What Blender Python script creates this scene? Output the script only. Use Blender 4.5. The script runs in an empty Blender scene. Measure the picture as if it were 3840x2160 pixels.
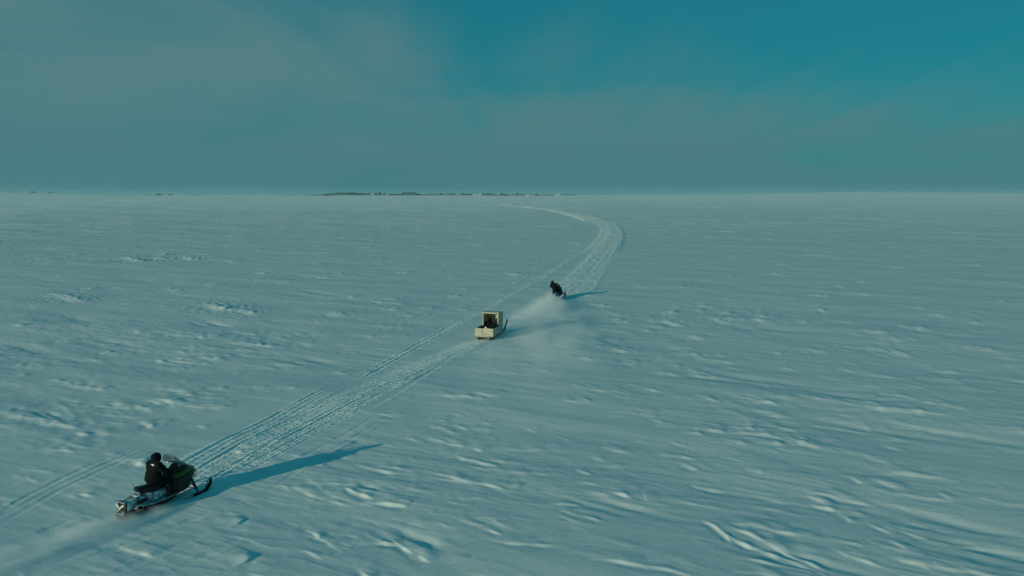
import bpy, bmesh, math, random
import numpy as np
from mathutils import Vector, Matrix

R = math.radians
random.seed(11)
rng = np.random.default_rng(7)
scene = bpy.context.scene
col = scene.collection

# ---------------------------------------------------------------- camera
H = 10.0                       # drone height over the snow, metres
HFOV = 70.0
F = 1920 / math.tan(R(HFOV / 2))          # focal length in photo pixels (3840 wide)
Y_HOR = 729.0
PITCH = math.atan((1080 - Y_HOR) / F)
cam_d = bpy.data.cameras.new("camera")
cam = bpy.data.objects.new("camera", cam_d)
col.objects.link(cam)
cam.location = (0, 0, H)
cam.rotation_euler = (R(90) - PITCH, 0, 0)
cam_d.sensor_width = 36
cam_d.lens = 18 / math.tan(R(HFOV / 2))
cam_d.clip_start = 0.1
cam_d.clip_end = 60000
scene.camera = cam

# ---------------------------------------------------------------- sky, sun, exposure
SUN_EL = R(11.5)
SUN_HEAD = R(47)               # light travels towards this heading (clockwise from +y)
w = bpy.data.worlds.new("World")
scene.world = w
w.use_nodes = True
nt = w.node_tree
nt.nodes.clear()


def N(tree, kind, **kw):
    n = tree.nodes.new(kind)
    for k, v in kw.items():
        if k.startswith("i_"):
            key = k[2:]
            key = int(key) if key.isdigit() else key.replace("_", " ")
            n.inputs[key].default_value = v
        else:
            setattr(n, k, v)
    return n


def L(tree, a, ai, b, bi):
    tree.links.new(a.outputs[ai], b.inputs[bi])


def M(tree, op, a, b=None, c=None, clamp=False):
    n = tree.nodes.new("ShaderNodeMath")
    n.operation = op
    n.use_clamp = clamp
    for i, v in enumerate((a, b, c)):
        if v is None:
            continue
        if isinstance(v, (int, float)):
            n.inputs[i].default_value = v
        else:
            tree.links.new(v, n.inputs[i])
    return n.outputs[0]


def SS(tree, x, lo, hi):
    n = tree.nodes.new("ShaderNodeMapRange")
    n.interpolation_type = "SMOOTHSTEP"
    tree.links.new(x, n.inputs[0])
    n.inputs[1].default_value = lo
    n.inputs[2].default_value = hi
    return n.outputs[0]


out = N(nt, "ShaderNodeOutputWorld")
bg = N(nt, "ShaderNodeBackground")
bg.inputs["Strength"].default_value = 0.1
sky = N(nt, "ShaderNodeTexSky", sky_type="NISHITA")
sky.sun_disc = False
sky.sun_elevation = SUN_EL
sky.sun_rotation = SUN_HEAD + math.pi
sky.air_density = 1.0
sky.dust_density = 0.6
sky.ozone_density = 1.5
SKY_TINT = (0.02, 0.47, 0.50, 1)
tint = N(nt, "ShaderNodeMix", data_type="RGBA", blend_type="MULTIPLY")
tint.inputs[0].default_value = 1.0
L(nt, sky, 0, tint, 6)
tint.inputs[7].default_value = SKY_TINT
# constant colour added to brighten the high sky and its fill on the snow
even = N(nt, "ShaderNodeMix", data_type="RGBA")
even.inputs[0].default_value = 0.62
L(nt, tint, 2, even, 6)
even.inputs[7].default_value = (0.13, 1.92, 2.48, 1)
# thin high veil of cloud: thick low down and to the left, torn into streaks to the upper right
tc = N(nt, "ShaderNodeTexCoord")
sep = N(nt, "ShaderNodeSeparateXYZ")
L(nt, tc, "Generated", sep, 0)
vx, vy, vz = sep.outputs[0], sep.outputs[1], sep.outputs[2]
den = M(nt, "ADD", M(nt, "MAXIMUM", vz, 0.0), 0.12)
px_ = M(nt, "DIVIDE", vx, den)
py_ = M(nt, "DIVIDE", vy, den)
comb = N(nt, "ShaderNodeCombineXYZ")
nt.links.new(px_, comb.inputs[0]); nt.links.new(py_, comb.inputs[1])
mp = N(nt, "ShaderNodeMapping")
mp.inputs["Rotation"].default_value = (0, 0, R(-35))
mp.inputs["Scale"].default_value = (0.9, 0.28, 1)
mp.inputs["Location"].default_value = (3.9, 6.1, 0)
L(nt, comb, 0, mp, 0)
n1 = N(nt, "ShaderNodeTexNoise", i_Scale=1.0, i_Detail=5.0, i_Roughness=0.5, i_Distortion=0.5)
L(nt, mp, 0, n1, 0)
mp2 = N(nt, "ShaderNodeMapping")
mp2.inputs["Rotation"].default_value = (0, 0, R(-52))
mp2.inputs["Scale"].default_value = (2.2, 0.35, 1)
mp2.inputs["Location"].default_value = (4.4, 1.3, 0)
L(nt, comb, 0, mp2, 0)
n2 = N(nt, "ShaderNodeTexNoise", i_Scale=1.0, i_Detail=6.0, i_Roughness=0.55, i_Distortion=0.3)
L(nt, mp2, 0, n2, 0)
# clear part of the sky: overhead and to the right
clear = M(nt, "ADD", M(nt, "MULTIPLY", vz, 4.6), M(nt, "MULTIPLY", vx, 0.9))
clear = M(nt, "ADD", clear, M(nt, "MULTIPLY", M(nt, "SUBTRACT", n1.outputs[0], 0.5), -2.1))
clear = M(nt, "ADD", clear, M(nt, "MULTIPLY", M(nt, "SUBTRACT", n2.outputs[0], 0.5), -1.2))
clear = SS(nt, clear, 0.22, 1.35)
clear = M(nt, "MULTIPLY", clear, SS(nt, vz, 0.0, 0.16))
mp3 = N(nt, "ShaderNodeMapping")
mp3.inputs["Rotation"].default_value = (0, R(-14), 0)
mp3.inputs["Scale"].default_value = (2.2, 2.2, 11.0)
L(nt, tc, "Generated", mp3, 0)
n3 = N(nt, "ShaderNodeTexNoise", i_Scale=1.0, i_Detail=4.0, i_Roughness=0.5, i_Distortion=0.6)
L(nt, mp3, 0, n3, 0)
thin = M(nt, "MULTIPLY", SS(nt, n3.outputs[0], 0.42, 0.70), 0.42)
veil = M(nt, "MULTIPLY", M(nt, "SUBTRACT", 1.0, M(nt, "MULTIPLY", clear, 0.97)), M(nt, "SUBTRACT", 1.0, thin))
mixc = N(nt, "ShaderNodeMix", data_type="RGBA")
nt.links.new(veil, mixc.inputs[0])
L(nt, even, 2, mixc, 6)
vlow = N(nt, "ShaderNodeMix", data_type="RGBA")
nt.links.new(SS(nt, vz, -0.01, 0.13), vlow.inputs[0])
vlow.inputs[6].default_value = (0.60, 1.90, 2.18, 1)
vlow.inputs[7].default_value = (0.86, 2.10, 2.27, 1)
L(nt, vlow, 2, mixc, 7)
L(nt, mixc, 2, bg, 0)
L(nt, bg, 0, out, 0)

sun_d = bpy.data.lights.new("sun", "SUN")
sun_d.energy = 2.6
sun_d.angle = R(0.5)
sun_d.color = (0.86, 0.84, 0.59)
sun = bpy.data.objects.new("sun", sun_d)
col.objects.link(sun)
sd = Vector((math.sin(SUN_HEAD) * math.cos(SUN_EL), math.cos(SUN_HEAD) * math.cos(SUN_EL), -math.sin(SUN_EL)))
sun.rotation_euler = sd.to_track_quat("-Z", "Y").to_euler()
sun.location = (-60, -60, 60)

vs = scene.view_settings
scene.display_settings.display_device = "sRGB"
vs.view_transform = "Standard"
vs.look = "None"
vs.exposure = 0
vs.gamma = 1
vs.use_curve_mapping = False
cy = scene.cycles
scene.render.engine = "CYCLES"
cy.use_denoising = True
cy.max_bounces = 8
cy.diffuse_bounces = 3
cy.volume_bounces = 5
cy.transparent_max_bounces = 12
cy.volume_step_rate = 1.0
cy.volume_max_steps = 128


# ---------------------------------------------------------------- helpers
def G(px, py, z=0.0):
    """ground point seen at photo pixel (px, py)"""
    dx = (px - 1920) / F
    dv = (1080 - py) / F
    d = Vector((dx, math.cos(PITCH) + dv * math.sin(PITCH), -math.sin(PITCH) + dv * math.cos(PITCH)))
    t = (z - H) / d.z
    return Vector((d.x * t, d.y * t))


def tag(o, label=None, cat=None, group=None, kind=None):
    for k, v in (("label", label), ("category", cat), ("group", group), ("kind", kind)):
        if v:
            o[k] = v
    return o


def link(name, me, parent=None):
    o = bpy.data.objects.new(name, me)
    col.objects.link(o)
    if parent:
        o.parent = parent
    return o


def obj(name, bm, mat, parent=None, smooth=True):
    me = bpy.data.meshes.new(name)
    bmesh.ops.recalc_face_normals(bm, faces=bm.faces)
    bm.to_mesh(me)
    bm.free()
    for m in (mat if isinstance(mat, (list, tuple)) else [mat]):
        me.materials.append(m)
    if smooth:
        me.shade_smooth()
        me.set_sharp_from_angle(angle=R(38))
    return link(name, me, parent)


def empty(name, loc=(0, 0, 0), rot=(0, 0, 0)):
    o = bpy.data.objects.new(name, None)
    o.empty_display_size = 0.3
    col.objects.link(o)
    o.location = loc
    o.rotation_euler = rot
    return o


def box(bm, c, s, rot=None, bev=0.0):
    r = bmesh.ops.create_cube(bm, size=1)
    vs_ = r["verts"]
    for v in vs_:
        v.co = Vector((v.co.x * s[0], v.co.y * s[1], v.co.z * s[2]))
    if bev:
        es = list({e for v in vs_ for e in v.link_edges})
        q = bmesh.ops.bevel(bm, geom=es, offset=bev, segments=2, affect="EDGES", profile=0.6)
        vs_ = list({v for f in q["faces"] for v in f.verts} | {v for v in vs_ if v.is_valid})
    if rot:
        m = Matrix.Rotation(rot[2], 3, "Z") @ Matrix.Rotation(rot[1], 3, "Y") @ Matrix.Rotation(rot[0], 3, "X")
        for v in vs_:
            v.co = m @ v.co
    for v in vs_:
        v.co += Vector(c)
    return vs_


def skin(bm, rings, closed=True, caps=True, loop=False):
    rr = [[bm.verts.new(p) for p in r] for r in rings]
    n = len(rr[0])
    m = len(rr)
    for i in range(m if loop else m - 1):
        a, b = rr[i], rr[(i + 1) % m]
        for j in range(n if closed else n - 1):
            k = (j + 1) % n
            bm.faces.new((a[j], a[k], b[k], b[j]))
    if caps and not loop and closed:
        bm.faces.new(rr[0])
        bm.faces.new(list(reversed(rr[-1])))
    return rr


def tube(bm, pts, rad, n=8, loop=False):
    pts = [Vector(p) for p in pts]
    rad = rad if isinstance(rad, (list, tuple)) else [rad] * len(pts)
    rings = []
    up = Vector((0.13, 0.21, 0.97))
    for i, p in enumerate(pts):
        a = pts[i - 1] if (i or loop) else p
        b = pts[(i + 1) % len(pts)] if (i < len(pts) - 1 or loop) else p
        t = (b - a).normalized()
        u = t.cross(up)
        if u.length < 0.2:
            u = t.cross(Vector((1, 0, 0)))
        u.normalize()
        v = u.cross(t)
        rings.append([p + (u * math.cos(2 * math.pi * k / n) + v * math.sin(2 * math.pi * k / n)) * rad[i] for k in range(n)])
    skin(bm, rings, loop=loop)


def capsule(bm, a, ra, b, rb, n=14):
    a, b = Vector(a), Vector(b)
    d = b - a
    ln = max(d.length, 1e-5)
    t = d / ln
    pts, rad = [], []
    for k in range(5):
        th = math.pi / 2 * k / 5
        pts.append(a - t * ra * math.cos(th)); rad.append(max(ra * math.sin(th), ra * 0.08))
    pts.append(a); rad.append(ra)
    pts.append((a + b) / 2); rad.append((ra + rb) / 2)
    pts.append(b); rad.append(rb)
    for k in range(1, 6):
        th = math.pi / 2 * k / 5
        pts.append(b + t * rb * math.sin(th)); rad.append(max(rb * math.cos(th), rb * 0.08))
    u = t.cross(Vector((0.31, 0.11, 0.9)))
    if u.length < 0.15:
        u = t.cross(Vector((1, 0, 0)))
    u.normalize()
    v = u.cross(t)
    skin(bm, [[p + (u * math.cos(2 * math.pi * k / n) + v * math.sin(2 * math.pi * k / n)) * r for k in range(n)] for p, r in zip(pts, rad)])


def ellipsoid(bm, c, s, rot=None, n=18):
    r = bmesh.ops.create_uvsphere(bm, u_segments=n, v_segments=n // 2 + 3, radius=1)
    m = rot if rot is not None else Matrix.Identity(3)
    for v in r["verts"]:
        v.co = m @ Vector((v.co.x * s[0], v.co.y * s[1], v.co.z * s[2])) + Vector(c)


def sring(y, wd, z0, z1, n=20, p=3.2, x0=0.0):
    """superellipse cross-section in the xz plane at y"""
    cz, hz = (z0 + z1) / 2, (z1 - z0) / 2
    pts = []
    for k in range(n):
        a = 2 * math.pi * k / n
        c, s = math.cos(a), math.sin(a)
        pts.append(Vector((x0 + wd * math.copysign(abs(c) ** (2 / p), c), y, cz + hz * math.copysign(abs(s) ** (2 / p), s))))
    return pts


def fused(bm, voxel, smooth=3, folds=0.0, fscale=9.0, seed=0):
    """join overlapping closed shapes into one continuous skin"""
    bmesh.ops.recalc_face_normals(bm, faces=bm.faces)
    me = bpy.data.meshes.new("tmp")
    bm.to_mesh(me)
    bm.free()
    o = bpy.data.objects.new("tmp", me)
    col.objects.link(o)
    md = o.modifiers.new("r", "REMESH")
    md.mode = "VOXEL"
    md.voxel_size = voxel
    dg = bpy.context.evaluated_depsgraph_get()
    dg.update()
    me2 = bpy.data.meshes.new_from_object(o.evaluated_get(dg))
    bpy.data.objects.remove(o)
    bpy.data.meshes.remove(me)
    b2 = bmesh.new()
    b2.from_mesh(me2)
    bpy.data.meshes.remove(me2)
    for _ in range(smooth):
        bmesh.ops.smooth_vert(b2, verts=b2.verts, factor=0.5, use_axis_x=True, use_axis_y=True, use_axis_z=True)
    if folds:
        from mathutils import noise as mn
        b2.normal_update()
        mv = [(v, v.normal.copy(), mn.noise(Vector((v.co.x * fscale * 0.8, v.co.y * fscale * 0.8, v.co.z * fscale * 1.7 + seed)))) for v in b2.verts]
        for v, nn, h in mv:
            v.co += nn * (h * folds)
    return b2


# ---------------------------------------------------------------- materials
def mat(name, c, rough=0.6, metal=0.0, var=0.25, scale=6.0, c2=None, lo=0.4, hi=0.6, bump=0.0, bscale=40.0, spec=0.4, stretch=None):
    m = bpy.data.materials.new(name)
    m.use_nodes = True
    t = m.node_tree
    b = t.nodes["Principled BSDF"]
    b.inputs["Roughness"].default_value = rough
    b.inputs["Metallic"].default_value = metal
    b.inputs["Specular IOR Level"].default_value = spec
    tcn = N(t, "ShaderNodeTexCoord")
    src, so = tcn, "Object"
    if stretch:
        mpn = N(t, "ShaderNodeMapping")
        mpn.inputs["Scale"].default_value = stretch
        L(t, tcn, "Object", mpn, 0)
        src, so = mpn, 0
    nn = N(t, "ShaderNodeTexNoise", i_Scale=scale, i_Detail=4.0, i_Roughness=0.6)
    L(t, src, so, nn, 0)
    cr = N(t, "ShaderNodeValToRGB")
    cr.color_ramp.elements[0].position = lo
    cr.color_ramp.elements[1].position = hi
    a = tuple(x * (1 - var) for x in c[:3]) + (1,)
    cr.color_ramp.elements[0].color = a
    cr.color_ramp.elements[1].color = (tuple(c2[:3]) + (1,)) if c2 else tuple(min(1, x * (1 + var)) for x in c[:3]) + (1,)
    L(t, nn, 0, cr, 0)
    L(t, cr, 0, b, "Base Color")
    if bump:
        n2_ = N(t, "ShaderNodeTexNoise", i_Scale=bscale, i_Detail=3.0)
        L(t, src, so, n2_, 0)
        bp = N(t, "ShaderNodeBump", i_Strength=0.6, i_Distance=bump)
        L(t, n2_, 0, bp, "Height")
        L(t, bp, 0, b, "Normal")
    return m


MT = {}
MT["black"] = mat("black_plastic", (0.007, 0.008, 0.009), 0.42, bump=0.002)
MT["rubber"] = mat("black_rubber", (0.012, 0.012, 0.012), 0.75, bump=0.004, bscale=60)
MT["steel"] = mat("dark_steel_tube", (0.03, 0.032, 0.035), 0.4, metal=0.6)
MT["seat"] = mat("black_vinyl", (0.008, 0.009, 0.010), 0.5, bump=0.003, bscale=90)
MT["lime"] = mat("lime_plastic", (0.14, 0.15, 0.012), 0.42, var=0.12)
MT["tunnel"] = mat("snowy_aluminium", (0.30, 0.31, 0.32), 0.55, var=0.4, scale=5, c2=(0.80, 0.82, 0.84), lo=0.42, hi=0.62)
MT["board"] = mat("snow_dusted_board", (0.10, 0.11, 0.11), 0.6, var=0.3, scale=9, c2=(0.62, 0.64, 0.66), lo=0.45, hi=0.68)
MT["flap"] = mat("snowy_flap", (0.008, 0.013, 0.014), 0.6, var=0.3, scale=7, c2=(0.04, 0.06, 0.06), lo=0.5, hi=0.75)
MT["caked"] = mat("caked_snow", (0.78, 0.80, 0.82), 0.8, var=0.08, scale=12, bump=0.01, bscale=30)
MT["parka"] = mat("black_parka_cloth", (0.0022, 0.0042, 0.0046), 0.85, var=0.35, scale=5, bump=0.006, bscale=25, spec=0.2)
MT["trousers"] = mat("black_trouser_cloth", (0.0025, 0.0045, 0.005), 0.8, var=0.3, bump=0.006, bscale=25, spec=0.2)
MT["navy"] = mat("dark_navy_cloth", (0.006, 0.011, 0.018), 0.85, var=0.4, bump=0.006, bscale=25, spec=0.2)
MT["skin"] = mat("skin", (0.40, 0.24, 0.17), 0.5, var=0.08)
MT["hair"] = mat("eye_dark", (0.02, 0.015, 0.012), 0.3)
MT["glove"] = mat("black_glove_leather", (0.012, 0.011, 0.011), 0.6, bump=0.003, bscale=60)
MT["white"] = mat("white_thread", (0.85, 0.85, 0.83), 0.7, var=0.04)
MT["ply"] = mat("cream_painted_plywood", (0.49, 0.455, 0.345), 0.6, var=0.16, scale=2.0, stretch=(1, 1, 6), bump=0.002, bscale=30)
MT["ply_in"] = mat("bare_plywood", (0.50, 0.44, 0.27), 0.65, var=0.18, scale=2.0, stretch=(1, 1, 6))
MT["runner"] = mat("weathered_timber", (0.14, 0.13, 0.11), 0.7, var=0.3, scale=3, stretch=(3, 0.5, 3))
MT["strap"] = mat("brown_strap", (0.09, 0.06, 0.035), 0.8)
MT["canvas"] = mat("dark_canvas", (0.035, 0.035, 0.032), 0.9, bump=0.01, bscale=18, spec=0.1)
MT["bag"] = mat("pale_bag_cloth", (0.72, 0.70, 0.64), 0.8, var=0.1, bump=0.01, bscale=18)


def shield_mat():
    m = bpy.data.materials.new("smoked_windshield")
    m.use_nodes = True
    t = m.node_tree
    b = t.nodes["Principled BSDF"]
    b.inputs["Base Color"].default_value = (0.20, 0.25, 0.25, 1)
    b.inputs["Roughness"].default_value = 0.18
    tcn = N(t, "ShaderNodeTexCoord")
    nn = N(t, "ShaderNodeTexNoise", i_Scale=8.0, i_Detail=3.0)
    L(t, tcn, "Object", nn, 0)
    cr = N(t, "ShaderNodeMapRange")
    cr.inputs[3].default_value = 0.34
    cr.inputs[4].default_value = 0.50
    L(t, nn, 0, cr, 0)
    L(t, cr, 0, b, "Alpha")
    return m


MT["shield"] = shield_mat()

# ---------------------------------------------------------------- noise for the snow relief
_U = np.uint32


def _hash(ix, iy, seed):
    with np.errstate(over="ignore"):
        h = ix.astype(np.uint32) * _U(374761393) + iy.astype(np.uint32) * _U(668265263) + _U((seed * 974634777) & 0xFFFFFFFF)
        h = (h ^ (h >> _U(13))) * _U(1274126177)
        h = h ^ (h >> _U(16))
    return h


def pn(x, y, seed):
    x = np.asarray(x, np.float64); y = np.asarray(y, np.float64)
    fx = np.floor(x); fy = np.floor(y)
    ix = fx.astype(np.int64); iy = fy.astype(np.int64)
    dx = (x - fx).astype(np.float32); dy = (y - fy).astype(np.float32)
    u = dx * dx * dx * (dx * (dx * 6 - 15) + 10)
    v = dy * dy * dy * (dy * (dy * 6 - 15) + 10)

    def g(a, b):
        h = _hash(ix + a, iy + b, seed)
        ang = (h & _U(0xFFFF)).astype(np.float32) * np.float32(2 * math.pi / 65536)
        return np.cos(ang) * (dx - a) + np.sin(ang) * (dy - b)
    a = g(0, 0); b = g(1, 0); c = g(0, 1); d = g(1, 1)
    return ((a + u * (b - a)) * (1 - v) + (c + u * (d - c)) * v) * 1.4


def sstep(x, lo, hi):
    t = np.clip((x - lo) / (hi - lo), 0, 1)
    return t * t * (3 - 2 * t)


# ---------------------------------------------------------------- where the vehicles are
SM1 = G(613, 1880); SM1_H = R(27)
SM2 = G(2090, 1122); SM2_H = R(16)
SLED = G(1834, 1265); SLED_H = R(17)

# ---------------------------------------------------------------- snow relief on a polar grid
rings = [0.5, 3, 6, 9, 12, 14, 15]
while rings[-1] < 5000:
    r_ = rings[-1]
    dr = max(0.045, 0.9 * r_ * r_ / (H * 731))
    if r_ < 300:
        dr = min(dr, 0.52)
    else:
        dr = min(dr, max(0.52, (r_ - 300) * 0.02 + 0.52))
    rings.append(r_ + dr)
RI = np.array(rings)
NF = 1230
AZ = np.concatenate([np.linspace(R(-44), R(44), NF), np.linspace(R(44), R(316), 62)[1:-1]])
NR, NC = len(RI), len(AZ)
X = RI[:, None] * np.sin(AZ)[None, :]
Y = RI[:, None] * np.cos(AZ)[None, :]
RR = np.broadcast_to(RI[:, None], X.shape)
AA = np.broadcast_to(AZ[None, :], X.shape)
TH = R(24)                                   # wind ridges run this far below the +x axis
U = X * math.cos(TH) - Y * math.sin(TH)
V = X * math.sin(TH) + Y * math.cos(TH)

Z = np.zeros_like(X)
wob = pn(U / 9, V / 9, 3) * 1.6
near = 1 - sstep(RR, 160, 420)
near2 = 1 - sstep(RR, 60, 200)
Z += 0.07 * pn(U / 17, V / 7, 1)
Z += 0.032 * pn((U + wob) / 6.5, V / 2.6, 2) * (1 - sstep(RR, 400, 900))
med = pn((U + wob) / 3.2, (V + 0.35 * wob) / 0.85, 4)
patch = sstep(pn(U / 11, V / 8, 5), -0.25, 0.45)
Z += near * 0.013 * med * (0.35 + patch)
rid = 1 - np.abs(pn((U + wob) / 2.1, (V + 0.4 * wob) / 0.5, 6))
Z += near2 * 0.011 * rid ** 3 * patch
Z += near2 * 0.003 * pn(U / 0.6, V / 0.22, 8) * (0.4 + patch)
Z += near2 * 0.012 * np.maximum(pn(X / 0.45, Y / 0.45, 9) - 0.25, 0) * sstep(pn(X / 14, Y / 10, 10), 0.0, 0.5)

# far land: a gentle rise to the horizon, a low hill to the right and another to the left
rise = 6.0 * sstep(RR, 1100, 2500)
Z += rise


def far_bump(px, wpx, r0, wr, h):
    a0 = math.atan((px - 1920) / F)
    da = wpx / F * math.cos(a0) ** 2
    return h * np.exp(-((AA - a0) / da) ** 2) * np.exp(-((RR - r0) / wr) ** 2)


Z += far_bump(3350, 620, 1900, 420, 10.5) + far_bump(2650, 420, 1800, 300, 4.5)
Z += far_bump(-150, 520, 2700, 600, 13.5)
# long swells that only tell at a grazing angle
sw1 = sstep(RR, 110, 260) * (1 - sstep(RR, 600, 1000))
Z += sw1 * 0.36 * pn((U + 3 * wob) / 34, (V + 2 * wob) / 11, 12)
sw2 = sstep(RR, 260, 600) * (1 - sstep(RR, 1500, 2200))
Z += sw2 * 1.2 * pn(U / 90, V / 30, 13)
sw3 = sstep(RR, 700, 1500)
Z += sw3 * 2.6 * pn(U / 260, V / 110, 14)


def block(x, y, rad):
    r0 = math.hypot(x, y)
    a0 = math.atan2(x, y)
    i0 = int(np.searchsorted(RI, r0 - rad)); i1 = int(np.searchsorted(RI, r0 + rad)) + 1
    da = rad / max(r0, 1)
    j0 = int(np.searchsorted(AZ[:NF], a0 - da)); j1 = int(np.searchsorted(AZ[:NF], a0 + da)) + 1
    return slice(max(i0 - 1, 0), min(i1, NR)), slice(max(j0 - 1, 0), min(j1, NF))


# calm the relief where the machines stand
CALM = np.ones_like(X)
for p, rad in ((SM1, 2.2), (SM2, 2.6), (SLED, 3.2)):
    sl = block(p.x, p.y, rad * 2.5)
    d2 = (X[sl] - p.x) ** 2 + (Y[sl] - p.y) ** 2
    CALM[sl] *= 1 - 0.8 * np.exp(-d2 / rad ** 2)
Z = np.where(RR < 400, Z * CALM, Z)


def smooth_path(pix, step=1.2):
    P = [G(*p) for p in pix]
    P = [P[0] * 2 - P[1]] + P + [P[-1] * 2 - P[-2]]
    o_ = []
    for i in range(1, len(P) - 2):
        a, b, c, d = P[i - 1], P[i], P[i + 1], P[i + 2]
        n = max(2, int((c - b).length / max(step, b.length * 0.02)))
        for k in range(n):
            t = k / n
            o_.append(0.5 * ((2 * b) + (c - a) * t + (2 * a - 5 * b + 4 * c - d) * t * t + (3 * b - a - 3 * c + d) * t ** 3))
    o_.append(P[-2])
    return o_


def path_coords(pts, width):
    """signed offset and distance along a path, for the grid points within width"""
    S = np.full(X.shape, 99.0); T = np.zeros_like(X)
    t0 = 0.0
    for a, b in zip(pts[:-1], pts[1:]):
        d = b - a
        ln = d.length
        if ln < 1e-6:
            continue
        c = (a + b) / 2
        sl = block(c.x, c.y, width + ln / 2 + 0.3)
        qx, qy = X[sl] - a.x, Y[sl] - a.y
        t = np.clip((qx * d.x + qy * d.y) / ln, 0, ln)
        ex, ey = qx - d.x / ln * t, qy - d.y / ln * t
        dist = np.sqrt(ex * ex + ey * ey)
        sg = np.where(qx * d.y - qy * d.x >= 0, 1.0, -1.0)
        better = dist < np.abs(S[sl])
        S[sl] = np.where(better, dist * sg, S[sl])
        T[sl] = np.where(better, t + t0, T[sl])
        t0 += ln
    return S, T


CHURN = np.zeros_like(X)


def track(pix, grooves, half, churn, rough, bank=0.0, fade=2.0, seed=20):
    """grooves: (offset, half width, depth, lip)"""
    global Z
    pts = smooth_path(pix)
    S, T = path_coords(pts, half + 1.0)
    m = np.abs(S) < half + 0.9
    s, t, r_ = S[m], T[m], RR[m]
    tot = sum((b - a).length for a, b in zip(pts[:-1], pts[1:]))
    env = sstep(t, 0, fade) * (1 - sstep(t, tot - fade, tot))
    sp_ = 0.9 * r_ * r_ / (H * 731)
    blur = np.maximum(r_ / 731 * 0.9, np.minimum(sp_, 0.5) * 0.55)
    wl = np.maximum(0.16, np.minimum(sp_, 0.5) * 1.6)             # keep grooves at least about a pixel wide far off
    dz = np.zeros_like(s)
    for k, (o, hw, dep, lip) in enumerate(grooves):
        ww = np.maximum(hw, blur)
        wobble = 0.05 * pn(t / 6.0, t * 0 + k * 7.3, seed + 1)
        q = np.abs(s - o - wobble)
        brk = 0.72 + 0.6 * pn(t / 1.3, t * 0 + k * 3.1, seed + 2)
        dep, lip = dep * 0.34 * (hw / ww) ** 1.2, lip * 0.30 * (hw / ww) ** 0.5
        dz += -dep * np.exp(-(q / ww) ** 4) * brk
        lump = 0.75 + 0.5 * np.maximum(0, pn(t / 0.8, s / 0.3 + k * 5, seed + 3))
        dz += lip * np.exp(-((q - ww * 1.55) / (ww * 0.55)) ** 2) * lump
    body = 1 - sstep(np.abs(s + 0.25 * pn(t / 3.5, s * 0, seed + 4)), half * 0.72, half * 1.05)
    dz += body * bank
    dz += body * (0.04 * pn(t / 1.7, s / 0.9, seed + 9) * sstep(r_, 45, 120))
    dz += body * 0.09 * rough * (1.2 * pn(t / 5.0, s / wl, seed + 5) + 0.35 * pn(t / np.maximum(1.6, wl * 5), s / wl, seed + 6) + 0.12 * np.maximum(0, pn(t / np.maximum(0.5, wl * 1.5), s / wl, seed + 7)))
    Z[m] += dz * env
    CHURN[m] = np.maximum(CHURN[m], churn * body * env * (0.75 + 0.5 * pn(t / 2.5, s / 0.4, seed + 8)))
    return S


GR = (0.13, 0.055, 0.03)
# the packed trail the three vehicles follow
MAIN = [(560, 1908), (613, 1880), (860, 1725), (1130, 1575), (1437, 1432), (1640, 1340), (1800, 1285), (1900, 1218), (2000, 1160), (2090, 1120),
        (2185, 1000), (2262, 920), (2290, 868), (2255, 832), (2160, 804), (2050, 784), (1915, 771), (1780, 765)]
S_MAIN = track(MAIN, [(-0.55, 0.08, 0.045, 0.04), (0.5, 0.08, 0.05, 0.04), (-0.22, 0.05, 0.03, 0.02), (0.1, 0.05, 0.03, 0.02), (0.75, 0.05, 0.025, 0.015)], 0.80, 1.0, 0.03, 0.02, seed=20)
track([(1560, 1385), (1720, 1322), (1830, 1268), (1930, 1196), (2060, 1120), (2140, 1060), (2225, 980), (2295, 900), (2318, 862)], [(0.7, 0.12, 0.05, 0.03), (-0.5, 0.13, 0.05, 0.04)], 0.9, 0.8, 0.022, seed=30)
track([(2130, 1115), (2200, 1030), (2262, 950), (2300, 895), (2302, 850), (2262, 818)], [(0.2, 0.14, 0.06, 0.04), (1.3, 0.12, 0.05, 0.03), (-0.9, 0.12, 0.03, 0.03)], 2.4, 0.95, 0.012, 0.04, seed=40)
track([(2205, 1096), (2262, 1012), (2308, 950), (2322, 905), (2305, 862), (2260, 826)], [(0.0, 0.16, 0.06, 0.07)], 0.4, 0.6, 0.02, seed=50)
# beyond the bend the trail is broad, many passes side by side
track([(2245, 955), (2290, 895), (2294, 866), (2262, 836), (2165, 806), (2055, 785), (1915, 771), (1800, 766)], [], 3.4, 0.95, 0.012, 0.12, fade=25, seed=45)
track([(2262, 836), (2165, 806), (2055, 785), (1915, 771), (1800, 766)], [], 5.6, 1.0, 0.012, 0.45, fade=40, seed=46)
# rough old track left of the trail, ending at a small drift
track([(640, 1785), (760, 1718), (900, 1640), (1040, 1572), (1170, 1500), (1270, 1452)], [(-0.35, 0.11, 0.06, 0.12), (0.3, 0.09, 0.03, 0.06)], 0.7, 0.7, 0.05, 0.03, seed=60)
track([(740, 1815), (900, 1745), (1080, 1650), (1290, 1542), (1500, 1430), (1700, 1325)], [(0.2, 0.07, 0.05, 0.05), (-0.3, 0.06, 0.03, 0.03), (0.65, 0.08, 0.05, 0.02)], 0.7, 0.9, 0.04, seed=70)
track([(1330, 1560), (1480, 1480), (1600, 1400), (1705, 1330)], [(0.0, 0.16, 0.08, 0.03)], 0.35, 0.2, 0.01, seed=80)
track([(900, 1860), (1060, 1760), (1230, 1660), (1450, 1535)], [(0.0, 0.12, 0.04, 0.02), (0.6, 0.12, 0.03, 0.02)], 0.5, 0.15, 0.008, seed=85)
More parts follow.
